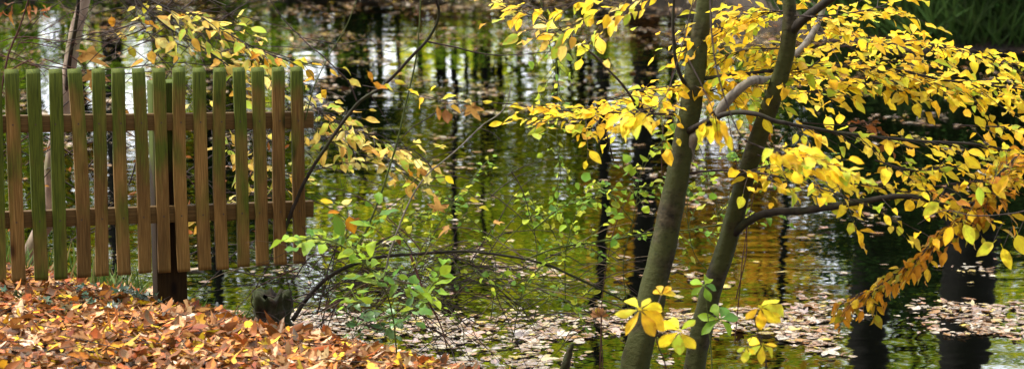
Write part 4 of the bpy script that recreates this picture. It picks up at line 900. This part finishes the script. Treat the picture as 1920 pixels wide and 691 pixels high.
kinds = ['green leafed tree across the pond, seen mirrored in the water', 'yellow green tree across the pond, seen mirrored in the water', 'golden tree across the pond, seen mirrored in the water', 'dark evergreen across the pond, seen mirrored in the water', 'russet leafed small tree across the pond, seen mirrored in the water', 'yellow green tree across the pond, seen mirrored in the water', 'green leafed tree across the pond, seen mirrored in the water']
grp = ['green trees on the far bank', 'yellow green trees on the far bank', 'golden trees on the far bank', 'evergreens on the far bank', 'russet trees on the far bank', 'yellow green trees on the far bank', 'green trees on the far bank']
FT = [  # px, distance, trunk height, radius, crown kind, crown height, scale
    (1640, 29, 9, .26, 0, 9.6, 1.0), (1822, 26.2, 8, .33, 6, 9.5, 1.1), (1130, 33.5, 8, .09, 5, 7.2, .9), (1206, 33.2, 9, .17, 0, 8.6, 1.0), (1475, 32, 7, .06, 5, 5.0, .7),
    (405, 33.5, 9, .08, 6, 9.0, 1.0), (212, 33, 8, .15, 0, 8.4, .9), (850, 35, 8, .05, 1, 5.6, .9), (60, 35, 8, .12, 1, 5.0, 1.0),
    (-420, 34, 8, .16, 1, 5.4, 1.2), (2300, 30, 8, .16, 1, 5.4, 1.2), (2560, 32, 8, .16, 0, 6.0, 1.3), (-700, 36, 8, .16, 0, 5.4, 1.3)]
# understorey and canopy rows, by hue along the bank
row = [(-150, 'g'), (-20, 'y'), (90, 'y'), (180, 'o'), (270, 'g'), (370, 'y'), (470, 'g'), (560, 'y'), (650, 'g'), (740, 'r'), (820, 'g'), (900, 'y'), (1050, 'y'), (1120, 'g'), (1220, 'g'), (1310, 'o'), (1400, 'o'), (1470, 'y'), (1700, 'g'), (1760, 'g'), (1900, 'g'), (2020, 'o'), (30, 'g'), (135, 'g'), (320, 'y'), (420, 'y'), (520, 'r'), (700, 'y'), (860, 'r'), (935, 'g'), (1090, 'y'), (1260, 'o'), (1440, 'o'), (1730, 'y'), (1950, 'y')]
gaps = [(985, 20), (1545, 70), (595, 40), (85, 45), (1880, 50), (1365, 30), (260, 22), (720, 14)]
clear = lambda p: any(abs(p - c) < w_ for c, w_ in gaps)
KD = {'g': (0, 6), 'y': (1, 5), 'o': (2, 2), 'r': (4, 4)}
frng = np.random.default_rng(4)
for px, c_ in row:
    if clear(px) or frng.random() < .15: continue
    FT.append((px + frng.uniform(-20, 20), frng.uniform(35.5, 38.5), 5, .04, KD[c_][0], frng.uniform(1.8, 3.4), frng.uniform(.6, .85)))
for px, c_ in row:
    c2 = c_ if frng.random() < .6 else 'gy'[frng.integers(2)]
    if clear(px): continue
    FT.append((px + frng.uniform(-40, 40), frng.uniform(40, 45), 9, .06, KD[c2][frng.integers(2)], frng.uniform(4.6, 6.6), frng.uniform(.75, 1.0)))
for px in (-80, 120, 330, 520, 610, 790, 900, 1090, 1230, 1390, 1690, 1790, 1990):
    FT.append((px + frng.uniform(-40, 40), frng.uniform(48, 52), 12, .08, (0, 1, 5, 6)[frng.integers(4)], frng.uniform(7.6, 9.6), frng.uniform(.8, 1.1)))
for (px, Yd, h, r, k_, cz, sc) in FT: far_tree(px, Yd, h, r, k_, cz, sc, kinds[k_], grp[k_])
for px, Yd, cz, sc in ((660, 36, 1.6, .6), (1700, 31, 1.9, .75), (1790, 30, 1.8, .75), (395, 37, 3.2, .8), (1225, 39, 3.0, .6)):
    far_tree(px, Yd, cz, .1, 3, cz, sc, kinds[3], grp[3])
# shrubs along the far shore
def shrub(px, Yd, k_, sc, zs, label, group):
    x = (px - 960) / FPX * Yd * 1.01; z = gz(x, Yd)
    o = thing('shrub', (x, Yd, z), label, 'shrub', group)
    c = bpy.data.objects.new('foliage', CM[k_][0]); COL.objects.link(c); c.parent = o; c.location = (0, 0, zs * .55); c.scale = (sc, sc, sc * zs); c.rotation_euler = (0, 0, rng.uniform(0, 6.28))
    c = bpy.data.objects.new('limbs', CM[k_][1]); COL.objects.link(c); c.parent = o; c.location = (0, 0, zs * .75); c.scale = (sc, sc, sc * zs)
for px, Yd, k_, sc, zs in ((1560, 27.4, 3, .5, .7), (1650, 26.2, 3, .55, .8), (1740, 25.9, 3, .6, .85), (1840, 25.7, 3, .6, .8), (1930, 25.5, 3, .6, .9), (1700, 27.2, 3, .9, 1.2), (1880, 27.4, 3, .9, 1.1), (2040, 25.6, 3, .8, 1.0), (2200, 25.6, 3, .8, 1.0)):
    shrub(px, Yd, k_, sc, zs, 'dark evergreen shrub overhanging the far shore at the upper right', 'evergreen shrubs on the far shore')
for px, Yd, k_, sc, zs in ((900, 33.4, 0, .6, .4), (760, 33.6, 4, .6, .3), (640, 33.8, 3, .8, .4), (500, 33.6, 0, .7, .4), (360, 33.4, 4, .7, .3), (200, 33.4, 0, .8, .4), (40, 33.2, 0, .8, .5), (1010, 33.5, 4, .6, .4), (1100, 33.4, 0, .6, .3), (1220, 33, 4, .6, .3), (1340, 33, 3, .7, .4), (1440, 32, 0, .6, .4), (1500, 30.5, 0, .6, .5), (-140, 33, 0, .8, .5), (-320, 33, 4, .9, .5)):
    shrub(px, Yd, k_, sc, zs, 'low shrub on the far shore beyond the leaf drifts', 'low shrubs on the far shore')
# sedge hanging over the far shore, upper right
Lv = Leaves('long', 6, stalk=False)
for _ in range(1300):
    x = rng.uniform(3.0, 5.6); y = float(far_y(x)) + rng.uniform(.0, .35)
    Lv.put(np.array([x, y, gz(x, y) + .02]), np.array([rng.normal(0, .45), rng.normal(-.35, .3), 1]), np.array([rng.normal(0, .4), -1, .3]), rng.uniform(.35, .8), rng.uniform(.3, 1.3))
g = MB(); Lv.into(g); vv = g.v[0].reshape(len(Lv.p), -1, 3); mid = vv[:, 1::3].repeat(3, axis=1); g.v[0] = (mid + (vv - mid) * .12).reshape(-1, 3)
tag(g.build('sedge', M['sedge']), 'dark sedge blades hanging over the far shore', 'grass', kind='stuff')
# far wood closing the view behind the pond
Lv = Leaves('beech', 2, stalk=False); n = 26000
x = rng.uniform(-34, 34, n); y = rng.uniform(54, 66, n); hh = 4.8 + 3.6 * np.array([mnoise.noise(Vector((a * .33, 2, 1))) + .7 * mnoise.noise(Vector((a * 1.1, 5, 1))) for a in x]); gp = (x / y * FPX + 960); hh *= np.where(np.any([np.abs(gp - c) < w_ * .8 for c, w_ in gaps], axis=0), .3, 1.0); z = 1.5 + rng.uniform(0, 1, n) ** .8 * hh
Lv.put_many(np.column_stack([x, y, z]), rng.normal(0, 1, (n, 3)), UP * .5 + rng.normal(0, .7, (n, 3)), rng.uniform(.25, .55, n), rng.normal(.2, .2, n))
tag(Lv.into(MB()).build('distant_woods', FM[1]), 'distant wood closing off the far side of the pond, seen only mirrored', 'woods', kind='stuff')

# ---------------------------------------------------------------- light
SUN_EL, SUN_AZ = R(54), R(-78)   # azimuth measured from +Y clockwise; the sun stands high to the left
w = bpy.data.worlds.new('World'); S.world = w; w.use_nodes = True; nt = w.node_tree
bg = nt.nodes['Background']; sky = nt.nodes.new('ShaderNodeTexSky'); sky.sky_type = 'NISHITA'; sky.sun_disc = False
sky.sun_elevation = SUN_EL; sky.sun_rotation = SUN_AZ; sky.air_density = 1.0; sky.dust_density = 5.0; sky.ozone_density = 1.0
# broken bright cloud deck over the sky
tc = nt.nodes.new('ShaderNodeTexCoord'); mp = nt.nodes.new('ShaderNodeMapping'); mp.inputs['Scale'].default_value = (1, 1, 3); nt.links.new(tc.outputs['Generated'], mp.inputs[0])
cn = nt.nodes.new('ShaderNodeTexNoise'); cn.inputs['Scale'].default_value = 3.0; cn.inputs['Detail'].default_value = 6.0; nt.links.new(mp.outputs[0], cn.inputs['Vector'])
cm = ramp(nt, cn.outputs[0], [(.30, (.55, .55, .55)), (.55, (1, 1, 1))])
# cloud dimming added behind the camera to cut front fill; brighter over the pond
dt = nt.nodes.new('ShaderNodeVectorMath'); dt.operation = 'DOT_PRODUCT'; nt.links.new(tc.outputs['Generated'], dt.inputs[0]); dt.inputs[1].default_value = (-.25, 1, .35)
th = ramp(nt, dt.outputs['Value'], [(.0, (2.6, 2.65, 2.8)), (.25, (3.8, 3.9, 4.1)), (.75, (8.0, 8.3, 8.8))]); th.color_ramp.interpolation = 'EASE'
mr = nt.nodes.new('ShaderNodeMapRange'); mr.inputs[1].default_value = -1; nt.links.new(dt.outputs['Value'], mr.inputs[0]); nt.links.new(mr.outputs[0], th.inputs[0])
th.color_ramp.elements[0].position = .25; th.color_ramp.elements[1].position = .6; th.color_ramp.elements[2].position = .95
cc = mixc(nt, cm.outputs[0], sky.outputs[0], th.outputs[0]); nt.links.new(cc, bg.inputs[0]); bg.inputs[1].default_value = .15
sl = bpy.data.objects.new('sun', bpy.data.lights.new('sun', 'SUN')); COL.objects.link(sl)
sl.data.energy = 2.4; sl.data.angle = R(10); sl.data.color = (1, .95, .86)
dv = Vector((math.sin(SUN_AZ) * math.cos(SUN_EL), math.cos(SUN_AZ) * math.cos(SUN_EL), math.sin(SUN_EL)))
sl.rotation_euler = dv.to_track_quat('Z', 'Y').to_euler()

S.view_settings.view_transform = 'Standard'; S.view_settings.look = 'None'; S.view_settings.gamma = 1; S.view_settings.exposure = 1.9
S.render.engine = 'CYCLES'; S.cycles.use_denoising = True
try: S.cycles.denoiser = 'OPENIMAGEDENOISE'
except Exception: pass
S.cycles.max_bounces = 6; S.cycles.diffuse_bounces = 3; S.cycles.glossy_bounces = 3; S.cycles.transmission_bounces = 3; S.cycles.caustics_reflective = False
